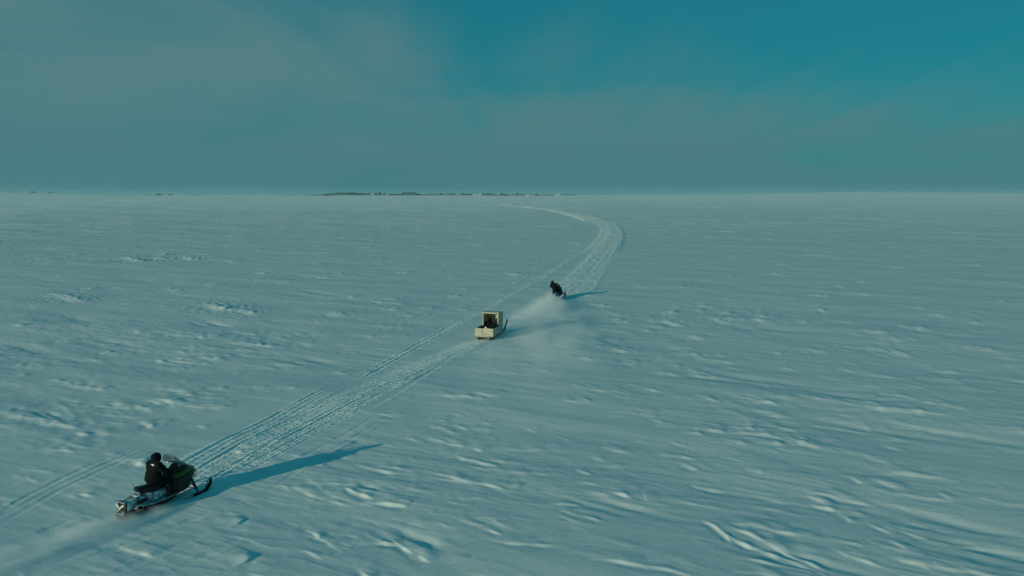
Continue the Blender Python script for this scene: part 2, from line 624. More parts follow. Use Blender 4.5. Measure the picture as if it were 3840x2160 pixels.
# thin old track further left, meeting the trail at the bend
SIDE = [(1330, 1425), (1420, 1376), (1547, 1307), (1640, 1258), (1725, 1206), (1820, 1160), (1915, 1104), (2038, 1036), (2150, 964), (2234, 922), (2277, 888), (2278, 856)]
track(SIDE, [(-0.12, 0.10, 0.05, 0.13), (0.26, 0.08, 0.03, 0.08)], 0.5, 0.9, 0.02, seed=90)
track([(1560, 1210), (1720, 1145), (1820, 1100), (1927, 1058), (2038, 983), (2150, 938), (2240, 886), (2262, 850)], [(0.0, 0.2, 0.03, 0.04)], 0.5, 0.35, 0.015, seed=100)
# ski marks left of the near machine
track([(-60, 1975), (61, 1880), (160, 1828), (268, 1775), (372, 1732), (475, 1690), (560, 1655)], [(0.0, 0.12, 0.06, 0.02), (0.45, 0.1, 0.03, 0.0)], 0.3, 0.1, 0.004, fade=3, seed=110)
track([(-60, 2005), (60, 1930), (224, 1836), (335, 1785), (447, 1735), (540, 1695), (630, 1655)], [(0.0, 0.12, 0.06, 0.02), (-0.4, 0.1, 0.03, 0.0)], 0.3, 0.1, 0.004, fade=3, seed=120)
# grooves right of the near machine's wake
for k, (p0, p1, dpt) in enumerate((((150, 2160), (830, 1905), 0.05), ((330, 2190), (800, 1990), 0.04), ((520, 2200), (960, 1990), 0.03), ((40, 2140), (400, 2010), 0.06), ((-40, 2060), (330, 1925), 0.04))):
    mid = ((p0[0] + p1[0]) / 2, (p0[1] + p1[1]) / 2 + 6)
    track([p0, mid, p1], [(0.0, 0.16, dpt * 1.8, 0.012), (0.35, 0.08, dpt * 0.4, 0.0)], 0.3, 0.1, 0.006, fade=1.2, seed=130 + k * 10)

# ---- wind-cut ridges: a sharp lip on the sunny side and a long tail behind it


def stamp(x, y, ang, ln, a, wid, curve=0.0, seed=0, sharp=None):
    sl = block(x, y, ln * 0.75 + wid * 3)
    if Z[sl].size == 0:
        return
    qx, qy = X[sl] - x, Y[sl] - y
    u = qx * math.cos(ang) - qy * math.sin(ang)
    v = qx * math.sin(ang) + qy * math.cos(ang)
    un = u / ln
    v = v + curve * un * un * ln + 0.035 * ln * np.sin(un * 4.1 + seed) + 0.025 * np.sin(un * 13 + seed * 2.3) * min(1, ln / 3)
    r0 = math.hypot(x, y)
    sh = sharp or max(a * 1.0, 0.09, r0 * r0 / (H * 731) * 1.5 * (1 - 0.5 * min(1, max(0, (r0 - 45) / 60))))
    env = np.clip(1 - (un * 2 * (0.85 + 0.3 * (un > 0))) ** 2, 0, 1)
    env = env * (0.86 + 0.2 * np.sin(un * 7 + seed * 3.7))
    env = env * np.clip(0.75 + 1.1 * pn(u / 0.7 + seed * 9, v / 0.5, 15), 0.1, 1.5)
    prof = np.where(v < 0, sstep(v, -sh, 0), np.exp(-np.clip(v, 0, None) / wid))
    scour = -0.35 * np.exp(-((v + sh * 1.5) / (sh * 1.6)) ** 2)
    Z[sl] += a * env * (prof + scour)


# (photo pixels: start, end, lip height in pixels)
ST = [
    ((1368, 1750), (1502, 1775), 9), ((1306, 1834), (1405, 1872), 16), ((1407, 1887), (1524, 1904), 17), ((1350, 2036), (1500, 2036), 15), ((1480, 2034), (1618, 2102), 20),
    ((1636, 1641), (1740, 1672), 10), ((1735, 1668), (1815, 1691), 9), ((1759, 1725), (1871, 1749), 10), ((1715, 1705), (1755, 1720), 8), ((1915, 1680), (2100, 1687), 9),
    ((1619, 1574), (1682, 1577), 7), ((1714, 1594), (1762, 1608), 7), ((1775, 1604), (1848, 1609), 8), ((1630, 1599), (1672, 1601), 7), ((1700, 1549), (1745, 1556), 6),
    ((1970, 1605), (2018, 1613), 6), ((2172, 1759), (2220, 1777), 8), ((2280, 1842), (2368, 1866), 14), ((1812, 1985), (1885, 2008), 8), ((2130, 1926), (2300, 1962), 8),
    ((2418, 1554), (2460, 1560), 7), ((2440, 1568), (2510, 1594), 6), ((2418, 1853), (2430, 1872), 9), ((1890, 1838), (1968, 1815), 8),
    ((2715, 1617), (2962, 1639), 12), ((2770, 1602), (2832, 1610), 12), ((2885, 1664), (2930, 1668), 9), ((2985, 1667), (3018, 1671), 9), ((2882, 1483), (2975, 1493), 7),
    ((2828, 1507), (2930, 1516), 7), ((3070, 1498), (3210, 1517), 6), ((3205, 1516), (3320, 1540), 10), ((3310, 1540), (3445, 1570), 6), ((3216, 1579), (3280, 1612), 7),
    ((3160, 1556), (3210, 1566), 6), ((3315, 1667), (3392, 1688), 8), ((3280, 1800), (3392, 1838), 9), ((3203, 1793), (3236, 1811), 8), ((3068, 1892), (3124, 1905), 14),
    ((3052, 1864), (3082, 1878), 10), ((3167, 1930), (3190, 1950), 9), ((3281, 1970), (3336, 1990), 10), ((3392, 1987), (3482, 2018), 9), ((3120, 1903), (3245, 1925), 6),
    ((2660, 1968), (2750, 2030), 20), ((2745, 2022), (2850, 2066), 13), ((2845, 2060), (2920, 2092), 12), ((2900, 2082), (3100, 2160), 12), ((2745, 1716), (2786, 1732), 9),
    ((2718, 1648), (2805, 1672), 8), ((2570, 1743), (2622, 1762), 9), ((2486, 1704), (2612, 1720), 8), ((3415, 2112), (3472, 2124), 10), ((3538, 1852), (3572, 1873), 8),
    ((3530, 1796), (3616, 1817), 7), ((3180, 1693), (3355, 1745), 6), ((2824, 1764), (2850, 1770), 8), ((2572, 1620), (2640, 1632), 8), ((3360, 2036), (3385, 2052), 9),
    ((850, 1285), (1070, 1300), 10), ((536, 1256), (590, 1262), 7), ((795, 1139), (845, 1170), 14), ((870, 1160), (980, 1184), 8), ((198, 1104), (350, 1130), 9),
    ((720, 1297), (765, 1306), 7), ((496, 964), (528, 984), 9), ((590, 965), (634, 973), 8), ((616, 950), (640, 958), 9), ((712, 961), (742, 976), 9), ((910, 909), (952, 912), 5),
    ((280, 821), (350, 827), 5), ((742, 800), (796, 804), 4), ((1216, 850), (1278, 856), 6), ((898, 1244), (975, 1256), 6), ((652, 1384), (690, 1387), 6), ((165, 968), (208, 973), 6),
    ((725, 944), (780, 953), 5), ((965, 1020), (1010, 1027), 7), ((1060, 850), (1090, 852), 5), ((1340, 850), (1372, 852), 5), ((870, 976), (890, 984), 6), ((1170, 980), (1225, 994), 4),
    ((1264, 1020), (1300, 1030), 5), ((1250, 1170), (1292, 1180), 6), ((440, 1075), (480, 1080), 4), ((610, 1080), (650, 1082), 4),
    ((1585, 1150), (1632, 1156), 7), ((1423, 1128), (1454, 1139), 8), ((1462, 1118), (1492, 1124), 9), ((1523, 1181), (1560, 1186), 8), ((1440, 1156), (1503, 1163), 8),
    ((1775, 912), (1828, 922), 5), ((1904, 1024), (1962, 1034), 9), ((2088, 1055), (2118, 1062), 8), ((1708, 1077), (1766, 1083), 6), ((1658, 1105), (1735, 1113), 7),
    ((2195, 1284), (2290, 1305), 9), ((2280, 1302), (2388, 1326), 10), ((2290, 1356), (2415, 1370), 12), ((2497, 1167), (2542, 1173), 8), ((2488, 1206), (2576, 1224), 8),
    ((2540, 1326), (2632, 1334), 8), ((1490, 1019), (1536, 1022), 6), ((2150, 910), (2192, 917), 5), ((1868, 1095), (1886, 1100), 6), ((1250, 1178), (1296, 1187), 6),
    ((3210, 1300), (3300, 1307), 9), ((3290, 1306), (3425, 1336), 10), ((3037, 1309), (3112, 1326), 8), ((2903, 1322), (2938, 1326), 9), ((2540, 1325), (2628, 1330), 8),
    ((2640, 1329), (2732, 1332), 8), ((3395, 1225), (3508, 1238), 12), ((3256, 1244), (3330, 1252), 11), ((2648, 1192), (2754, 1216), 8), ((2486, 1205), (2576, 1222), 8),
    ((2500, 1169), (2540, 1172), 8), ((2603, 1162), (2642, 1164), 8), ((2818, 1178), (2906, 1194), 9), ((2808, 1196), (2880, 1202), 7), ((3050, 1161), (3100, 1164), 11),
    ((3050, 1089), (3136, 1098), 6), ((3488, 1178), (3560, 1185), 9), ((3642, 1207), (3690, 1210), 10), ((3222, 1052), (3262, 1055), 7), ((3305, 906), (3372, 917), 6),
    ((3354, 996), (3425, 1011), 6), ((3768, 1339), (3835, 1352), 9), ((2594, 1383), (2626, 1405), 7), ((2518, 1369), (2552, 1373), 6), ((2996, 1205), (3038, 1210), 8),
    ((2692, 1169), (2755, 1176), 7), ((3510, 1163), (3590, 1172), 6), ((3630, 1179), (3678, 1182), 6), ((3740, 1128), (3780, 1132), 7), ((3120, 967), (3165, 969), 6),
    ((528, 1578), (588, 1602), 10), ((505, 1732), (548, 1746), 14), ((888, 1962), (912, 1948), 10), ((920, 2108), (955, 2094), 12), ((1162, 1992), (1200, 2012), 13),
    ((10, 1543), (40, 1547), 9), ((300, 1622), (345, 1634), 8), ((560, 1500), (620, 1516), 8), ((880, 1690), (912, 1700), 6), ((2080, 1120), (2092, 1121), 3),
    ((1700, 2108), (1760, 2092), 7), ((1210, 1740), (1235, 1700), 7), ((1250, 1705), (1330, 1640), 6), ((2060, 1245), (2090, 1248), 5),
    ((2560, 835), (2640, 842), 4), ((2810, 810), (2850, 812), 4), ((2705, 928), (2735, 932), 5), ((2745, 960), (2770, 962), 5), ((2440, 870), (2480, 874), 4), ((2560, 880), (2600, 882), 4),
]
for k, (p0, p1, th) in enumerate(ST):
    a_, b_ = G(*p0), G(*p1)
    c_ = (a_ + b_) / 2
    d_ = b_ - a_
    dist = math.hypot(c_.length, H)
    hgt = min(0.30, 0.54 * th * dist / F)
    stamp(c_.x, c_.y, math.atan2(-d_.y, d_.x), max(d_.length * 1.3, 0.8), hgt, hgt * 6.5 + 0.2, random.uniform(-0.08, 0.08), k * 1.7)
# soft hollows, seen as blue patches
for (p, ln, dep, wd) in (((2312, 1900), 2.6, 0.10, 0.6), ((1540, 2018), 1.8, 0.12, 0.5), ((1370, 1830), 1.2, 0.09, 0.4), ((90, 1310), 6, 0.2, 1.6), ((400, 1280), 5, 0.14, 1.2), ((260, 1195), 6, 0.16, 1.6),
                        ((800, 1215), 3, 0.2, 1.0), ((2860, 1230), 4, 0.15, 1.0), ((3180, 1600), 3.5, 0.1, 0.8), ((3560, 1960), 3, 0.12, 0.8), ((3760, 2080), 3.5, 0.14, 0.8), ((3000, 2100), 3, 0.10, 0.5),
                        ((1150, 1040), 7, 0.2, 2.2), ((1180, 1100), 6, 0.16, 2), ((3100, 1480), 4, 0.1, 1), ((3600, 1640), 4.5, 0.12, 1), ((190, 1555), 1.4, 0.10, 0.4), ((1160, 1350), 4, 0.12, 1.0),
                        ((2800, 1420), 5, 0.12, 1.2), ((420, 2050), 1.2, 0.02, 0.4)):
    c_ = G(*p)
    sl = block(c_.x, c_.y, ln * 1.6)
    qx, qy = X[sl] - c_.x, Y[sl] - c_.y
    u = (qx * math.cos(TH) - qy * math.sin(TH)) / (ln * 0.6)
    v = (qx * math.sin(TH) + qy * math.cos(TH)) / wd
    Z[sl] -= 0.6 * dep * np.exp(-u * u - v * v) * (1 + 0.3 * np.sin(3 * u + 5 * v))
# everything smaller, scattered
n_st = 0
while n_st < 6500:
    if random.random() < 0.25:
        r_ = random.uniform(15.5, 70)
    else:
        r_ = 330 * math.sqrt(random.uniform(0.002, 1))
    a_ = R(random.uniform(-42, 42))
    x, y = r_ * math.sin(a_), r_ * math.cos(a_)
    if min((Vector((x, y)) - q).length for q in (SM1, SM2, SLED)) < 2.6:
        continue
    n_st += 1
    sl = block(x, y, 0.6)
    if CHURN[sl].size and CHURN[sl].max() > 0.25:
        continue
    cl = float(pn(np.array([x / 13.0]), np.array([y / 13.0]), 77)[0])
    if random.random() > 0.35 + 0.9 * max(0, cl + 0.2):
        continue
    big = random.random() ** 4
    a = 0.008 + 0.014 * random.random() * (1 + min(1.8, max(0, r_ - 25) / 45)) + 0.10 * big * min(1.0, 0.25 + r_ / 110)
    ln = random.uniform(0.5, 1.7) + 3.2 * big * random.random() + r_ * 0.006
    stamp(x, y, TH + R(random.gauss(-2 + (8 if x > 5 else 0), 12)), ln, a, a * random.uniform(5, 11) + 0.15, random.uniform(-0.1, 0.1), random.random() * 9)

# ---- normals from the full grid, then split the sheet into open snow and trail
P3 = np.stack([X, Y, Z], -1)
du = np.empty_like(P3); dv = np.empty_like(P3)
du[:, 1:-1] = P3[:, 2:] - P3[:, :-2]; du[:, 0] = P3[:, 1] - P3[:, -1]; du[:, -1] = P3[:, 0] - P3[:, -2]
dv[1:-1] = P3[2:] - P3[:-2]; dv[0] = P3[1] - P3[0]; dv[-1] = P3[-1] - P3[-2]
NN = np.cross(du, dv)
NN /= np.linalg.norm(NN, axis=-1, keepdims=True)
idx = np.arange(NR * NC).reshape(NR, NC)
nxt = np.roll(idx, -1, axis=1)
quads = np.stack([idx[:-1], nxt[:-1], nxt[1:], idx[1:]], -1).reshape(-1, 4)
if NN[NR // 2, 100, 2] < 0:
    NN = -NN
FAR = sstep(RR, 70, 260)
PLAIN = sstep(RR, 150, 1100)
chf = CHURN.ravel()[quads].mean(1)
is_trail = chf > 0.3


def grid_mesh(name, q, m):
    used = np.unique(q)
    remap = np.full(NR * NC, -1, np.int64)
    remap[used] = np.arange(len(used))
    qq = remap[q]
    me = bpy.data.meshes.new(name)
    me.vertices.add(len(used))
    me.vertices.foreach_set("co", P3.reshape(-1, 3)[used].astype(np.float32).ravel())
    me.loops.add(len(qq) * 4)
    me.loops.foreach_set("vertex_index", qq.astype(np.int32).ravel())
    me.polygons.add(len(qq))
    me.polygons.foreach_set("loop_start", np.arange(0, len(qq) * 4, 4, dtype=np.int32))
    me.update(calc_edges=True)
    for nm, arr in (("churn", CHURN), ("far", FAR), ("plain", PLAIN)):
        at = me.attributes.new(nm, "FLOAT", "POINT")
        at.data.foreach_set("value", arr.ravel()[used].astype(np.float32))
    me.shade_smooth()
    me.normals_split_custom_set_from_vertices(NN.reshape(-1, 3)[used].astype(np.float32))
    me.materials.append(m)
    return link(name, me)


def snow_material():
    m = bpy.data.materials.new("wind_packed_snow")
    m.use_nodes = True
    t = m.node_tree
    b = t.nodes["Principled BSDF"]
    b.inputs["Roughness"].default_value = 0.65
    b.inputs["Specular IOR Level"].default_value = 0.12
    tcn = N(t, "ShaderNodeTexCoord")
    ch = N(t, "ShaderNodeAttribute", attribute_name="churn")
    fr = N(t, "ShaderNodeAttribute", attribute_name="far")
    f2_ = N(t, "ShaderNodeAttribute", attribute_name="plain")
    rot = N(t, "ShaderNodeMapping")
    rot.inputs["Rotation"].default_value = (0, 0, TH)
    L(t, tcn, "Object", rot, 0)
    # colour: wind slab and softer drifted powder differ a little
    mA = N(t, "ShaderNodeMapping"); mA.inputs["Scale"].default_value = (0.10, 0.42, 0.3)
    L(t, rot, 0, mA, 0)
    nA = N(t, "ShaderNodeTexNoise", i_Scale=1.0, i_Detail=6.0, i_Roughness=0.62)
    L(t, mA, 0, nA, 0)
    fA = SS(t, nA.outputs[0], 0.36, 0.66)
    mx = N(t, "ShaderNodeMix", data_type="RGBA")
    t.links.new(fA, mx.inputs[0])
    mx.inputs[6].default_value = (0.68, 0.745, 0.775, 1)
    mx.inputs[7].default_value = (0.80, 0.82, 0.82, 1)
    mx2 = N(t, "ShaderNodeMix", data_type="RGBA")
    L(t, ch, "Fac", mx2, 0)
    mxp = N(t, "ShaderNodeMix", data_type="RGBA")     # snow whitened with distance, standing in for its sun-facing slopes' brightness
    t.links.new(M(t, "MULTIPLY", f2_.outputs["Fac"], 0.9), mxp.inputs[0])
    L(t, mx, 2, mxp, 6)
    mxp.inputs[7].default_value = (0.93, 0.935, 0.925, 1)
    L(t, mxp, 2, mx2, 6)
    mx2.inputs[7].default_value = (0.95, 0.93, 0.90, 1)  # churned powder, with the sunlit brightness of its rough faces added to the colour
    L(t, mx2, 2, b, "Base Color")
    # fine relief: grain near by, and beyond the reach of the mesh the small ridges
    eps = 0.08
    mB = (0.42, 1.55, 1.0)

    def hgt(off):
        ad = N(t, "ShaderNodeVectorMath", operation="ADD")
        L(t, tcn, "Object", ad, 0)
        ad.inputs[1].default_value = off
        ro = N(t, "ShaderNodeMapping"); ro.inputs["Rotation"].default_value = (0, 0, TH)
        L(t, ad, 0, ro, 0)
        sc = N(t, "ShaderNodeMapping"); sc.inputs["Scale"].default_value = mB
        L(t, ro, 0, sc, 0)
        n = N(t, "ShaderNodeTexNoise", i_Scale=1.0, i_Detail=3.0, i_Roughness=0.5, i_Distortion=0.4)
        L(t, sc, 0, n, 0)
        p = M(t, "POWER", M(t, "MULTIPLY", n.outputs[0], 1.6), 3.0)
        return p
    h0, hx, hy = hgt((0, 0, 0)), hgt((eps, 0, 0)), hgt((0, eps, 0))
    gx = M(t, "MULTIPLY", M(t, "SUBTRACT", h0, hx), 1 / eps)
    gy = M(t, "MULTIPLY", M(t, "SUBTRACT", h0, hy), 1 / eps)
    # patches of rougher and smoother snow
    mC = N(t, "ShaderNodeMapping"); mC.inputs["Scale"].default_value = (0.03, 0.07, 0.1)
    L(t, rot, 0, mC, 0)
    nC = N(t, "ShaderNodeTexNoise", i_Scale=1.0, i_Detail=3.0)
    L(t, mC, 0, nC, 0)
    amp = M(t, "MULTIPLY", M(t, "ADD", 0.014, M(t, "MULTIPLY", fr.outputs["Fac"], 0.085)), M(t, "ADD", 0.35, SS(t, nC.outputs[0], 0.35, 0.7)))
    cx = N(t, "ShaderNodeCombineXYZ")
    t.links.new(M(t, "MULTIPLY", gx, amp), cx.inputs[0])
    t.links.new(M(t, "MULTIPLY", gy, amp), cx.inputs[1])
    nR = N(t, "ShaderNodeTexNoise", i_Scale=9.0, i_Detail=2.0)
    L(t, tcn, "Object", nR, 0)
    sb = N(t, "ShaderNodeVectorMath", operation="SUBTRACT")
    L(t, nR, "Color", sb, 0); sb.inputs[1].default_value = (0.5, 0.5, 0.5)
    ra = M(t, "ADD", M(t, "MULTIPLY", ch.outputs["Fac"], 1.6), M(t, "ADD", 0.10, M(t, "ADD", M(t, "MULTIPLY", fr.outputs["Fac"], 0.9), M(t, "MULTIPLY", f2_.outputs["Fac"], 0.3))))
    rs = N(t, "ShaderNodeVectorMath", operation="SCALE")
    L(t, sb, 0, rs, 0); t.links.new(ra, rs.inputs["Scale"])
    rz = N(t, "ShaderNodeVectorMath", operation="MULTIPLY")
    L(t, rs, 0, rz, 0); rz.inputs[1].default_value = (1, 1, 0)
    ge = N(t, "ShaderNodeNewGeometry")
    ad = N(t, "ShaderNodeVectorMath", operation="ADD")
    ad0 = N(t, "ShaderNodeVectorMath", operation="ADD")
    L(t, cx, 0, ad0, 0); L(t, rz, 0, ad0, 1)
    L(t, ge, "Normal", ad, 0); L(t, ad0, 0, ad, 1)
    no = N(t, "ShaderNodeVectorMath", operation="NORMALIZE")
    L(t, ad, 0, no, 0)
    nG = N(t, "ShaderNodeTexNoise", i_Scale=14.0, i_Detail=3.0, i_Roughness=0.6)
    L(t, tcn, "Object", nG, 0)
    bp = N(t, "ShaderNodeBump", i_Strength=0.12, i_Distance=0.02)
    L(t, nG, 0, bp, "Height"); L(t, no, 0, bp, "Normal")
    L(t, bp, 0, b, "Normal")
    return m


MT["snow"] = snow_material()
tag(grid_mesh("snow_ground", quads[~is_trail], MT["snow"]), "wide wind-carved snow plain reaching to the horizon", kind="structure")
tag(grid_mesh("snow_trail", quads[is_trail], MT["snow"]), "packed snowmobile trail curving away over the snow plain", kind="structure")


def zat(x, y):
    r_ = math.hypot(x, y); a_ = math.atan2(x, y)
    i = int(np.clip(np.searchsorted(RI, r_) - 1, 0, NR - 2))
    j = int(np.clip(np.searchsorted(AZ[:NF], a_) - 1, 0, NF - 2))
    fi = (r_ - RI[i]) / (RI[i + 1] - RI[i]); fj = (a_ - AZ[j]) / (AZ[j + 1] - AZ[j])
    return float((Z[i, j] * (1 - fj) + Z[i, j + 1] * fj) * (1 - fi) + (Z[i + 1, j] * (1 - fj) + Z[i + 1, j + 1] * fj) * fi)


# ---------------------------------------------------------------- far settlement on the horizon
MT["hut_dark"] = mat("dark_boards", (0.04, 0.066, 0.076), 0.8, scale=0.6)  # dark and grey hut and roof tones have bluish distance haze mixed in
MT["hut_mid"] = mat("grey_boards", (0.09, 0.145, 0.16), 0.8, scale=0.6)
MT["hut_pale"] = mat("pale_boards", (0.55, 0.55, 0.52), 0.8, scale=0.6)
MT["roof_dark"] = mat("dark_roofing", (0.035, 0.056, 0.066), 0.8, scale=0.6)
MT["roof_snow"] = mat("snowy_roofing", (0.62, 0.64, 0.66), 0.8, scale=0.4, var=0.2)


def house(px0, px1, hpx, tone, roof, r0, label, cat="house", group=None, flat=False):
    a0 = math.atan((px0 - 1920) / F); a1 = math.atan((px1 - 1920) / F)
    ac = (a0 + a1) / 2
    x, y = r0 * math.sin(ac), r0 * math.cos(ac)
    wd = r0 / math.cos(ac) * (px1 - px0) / F * math.cos(ac) * 0.98
    ht = hpx * r0 / F
    o = empty("house" if cat == "house" else cat.replace(" ", "_"), (x, y, zat(x, y) - 0.6), (0, 0, -ac + R(random.uniform(-6, 6))))
    tag(o, label, cat, group)
    dep = min(max(wd * 0.6, 6), 14)
    bm = bmesh.new()
    wh = ht * (1.0 if flat else 0.68) + 0.6
    box(bm, (0, 0, wh / 2), (wd, dep, wh))
    obj("wall", bm, MT["hut_" + tone], o, smooth=False)
    bm = bmesh.new()
    e = 0.35
    if flat:
        box(bm, (0, 0, wh + 0.16), (wd + e, dep + e, 0.3))
    else:
        z0, z1 = wh + 0.003, ht + 0.6
        skin(bm, [[(-wd / 2 - e, -dep / 2 - e, z0), (-wd / 2 - e, dep / 2 + e, z0), (-wd / 2 - e, 0, z1)], [(wd / 2 + e, -dep / 2 - e, z0), (wd / 2 + e, dep / 2 + e, z0), (wd / 2 + e, 0, z1)]])
    obj("roof", bm, MT["roof_" + roof], o, smooth=False)
    if wd > 9:                       # a few dark windows and a door, a pixel or less from here
        bm = bmesh.new()
        for k in range(int(wd // 3.5)):
            box(bm, (-wd / 2 + 1.8 + 3.5 * k, -dep / 2 - 0.02, 0.6 + min(1.9, ht * 0.4)), (1.2, 0.08, 1.1))
        tag(obj("windows", bm, MT["roof_dark"], o, smooth=False), kind="stuff")
    return o


RT = 2480.0
MT["rock"] = mat("snow_patched_rock", (0.03, 0.045, 0.05), 0.9, var=0.3, scale=0.03, c2=(0.30, 0.34, 0.36), lo=0.5, hi=0.7, stretch=(1, 1, 8))
bm = bmesh.new()
rr = []
for k in range(90):
    p = 640 + (2230 - 640) * k / 89
    a_ = math.atan((p - 1920) / F)
    hh = (1.6 + 1.4 * float(pn(np.array([p / 90.0]), np.array([0.5]), 91)[0]) + 2.4 * float(sstep(np.array([p]), 1120, 1230)[0])) * float(1 - sstep(np.array([p]), 1900, 2200)[0] * 0.8)
    if p < 1150:
        hh *= 0.55
    row = []
    for dr_, hz_ in ((-26, -1.2), (-9, 0.75), (0, 1.0), (12, 0.8), (40, -1.2)):
        q = 2570 + dr_ + 8 * float(pn(np.array([p / 30.0]), np.array([dr_ / 9.0]), 92)[0])
        x, y = q * math.sin(a_), q * math.cos(a_)
        row.append((x, y, zat(x, y) + (hh * hz_ if hz_ > 0 else hz_)))
    rr.append(row)
skin(bm, rr)
tag(obj("rocky_bank", bm, MT["rock"], smooth=False), "low dark rocky bank running along the horizon behind the far settlement", kind="structure")
GRP = "buildings of the far settlement"
TONE = {"dark": "low dark building", "mid": "small grey house", "pale": "small pale house"}
ORD = ["", "first", "second", "third", "fourth", "fifth", "sixth", "seventh", "eighth", "ninth", "tenth", "eleventh", "twelfth", "thirteenth", "fourteenth", "fifteenth", "sixteenth",
       "seventeenth", "eighteenth", "nineteenth", "twentieth", "twenty-first", "twenty-second", "twenty-third", "twenty-fourth", "twenty-fifth"]
TOWN = [  # photo pixels from, to, height, wall tone, roof
    (1204, 1216, 4, "mid", "dark", None), (1222, 1242, 6, "dark", "dark", "dark long shed second from the settlement's far left end"), (1243, 1266, 7, "mid", "dark", None),
    (1268, 1303, 10, "mid", "dark", "long grey hall with a dark roof near the settlement's left end"), (1307, 1343, 10, "dark", "dark", "longest dark flat-roofed hall of the far settlement"), (1346, 1370, 7, "mid", "dark", None),
    (1372, 1394, 7, "mid", "dark", None), (1397, 1405, 6, "pale", "snow", None), (1407, 1420, 7, "mid", "dark", None),
    (1424, 1433, 11, "dark", "dark", "darkest tall square block rising above the settlement's left half"), (1444, 1453, 9, "mid", "dark", None), (1454, 1459, 6, "pale", "snow", None), (1464, 1482, 6, "mid", "dark", None),
    (1487, 1503, 5, "dark", "dark", None), (1511, 1521, 11, "dark", "dark", "tall dark gable end left of a broad pitched roof"), (1522, 1563, 11, "mid", "dark", "broad grey building with a shallow pitched roof beside tall dark gable"),
    (1566, 1578, 7, "mid", "dark", None), (1583, 1600, 8, "mid", "snow", None), (1604, 1622, 5, "mid", "dark", None), (1626, 1642, 6, "dark", "dark", None), (1650, 1664, 7, "dark", "dark", None), (1678, 1688, 7, "mid", "dark", None),
    (1692, 1708, 7, "dark", "dark", None), (1712, 1728, 6, "mid", "snow", None), (1730, 1744, 8, "mid", "dark", None), (1746, 1768, 6, "dark", "dark", None), (1772, 1784, 5, "pale", "snow", None), (1786, 1794, 7, "pale", "dark", None),
    (1797, 1805, 7, "pale", "snow", None), (1808, 1824, 7, "mid", "dark", None), (1827, 1840, 8, "dark", "dark", None), (1842, 1856, 7, "mid", "dark", None), (1860, 1874, 7, "mid", "snow", None), (1876, 1888, 8, "dark", "dark", None),
    (1891, 1904, 5, "mid", "dark", None), (1908, 1920, 4, "mid", "snow", None), (1936, 1945, 9, "mid", "dark", "slim grey building standing tallest in the settlement's right half"), (1952, 1968, 4, "mid", "dark", None),
    (1970, 1984, 6, "pale", "dark", None), (1988, 2004, 4, "mid", "snow", None), (2006, 2018, 6, "dark", "dark", None), (2020, 2030, 6, "mid", "snow", None), (2044, 2058, 4, "mid", "dark", None), (2062, 2074, 4, "dark", "dark", None),
    (2082, 2098, 5, "pale", "snow", None), (2102, 2112, 5, "mid", "dark", None), (2116, 2140, 4, "dark", "dark", None), (2142, 2160, 3, "dark", "dark", "flat dark shed at the settlement's far right end"),
]
for q_, (a_, b_, h_, tn, rf, lb) in enumerate(TOWN):
    nl, nr_ = q_ + 1, len(TOWN) - q_
    lab = lb or "%s, %s building from the far settlement's %s end" % (TONE[tn], ORD[min(nl, nr_)], "left" if nl <= nr_ else "right")
    house(a_, b_, h_ * 1.05, tn, rf, RT + random.uniform(-50, 50), lab, group=GRP, flat=(tn == "dark" and rf == "dark"))
for (a_, b_, h_, tn, rf, lb) in ((1, 12, 2.5, "mid", "dark", "low grey hut at the very left end of the horizon"), (50, 60, 2.5, "mid", "dark", "low grey hut left of a pale one on the far left ridge"), (64, 80, 4, "pale", "snow", "pale hut on the ridge at the far left horizon"),
                                 (133, 145, 3.5, "dark", "dark", "small lone black hut on the far left ridge"), (196, 212, 2.5, "mid", "dark", "low grey hut furthest right on the far left ridge"),
                                 (544, 562, 4, "pale", "snow", "first of two low pale sheds left of the settlement"), (570, 586, 4, "pale", "snow", "second of two low pale sheds, beside a dark shed"),
                                 (598, 612, 6, "dark", "dark", "lone dark shed right of two low pale sheds"), (644, 656, 5, "dark", "dark", "dark shed left of a pale shed, between sheds and settlement"), (658, 672, 6, "pale", "snow", "pale shed alone between the left sheds and the settlement")):
    house(a_, b_, h_, tn, rf, 2560.0, lb, group="outlying huts on the left horizon")


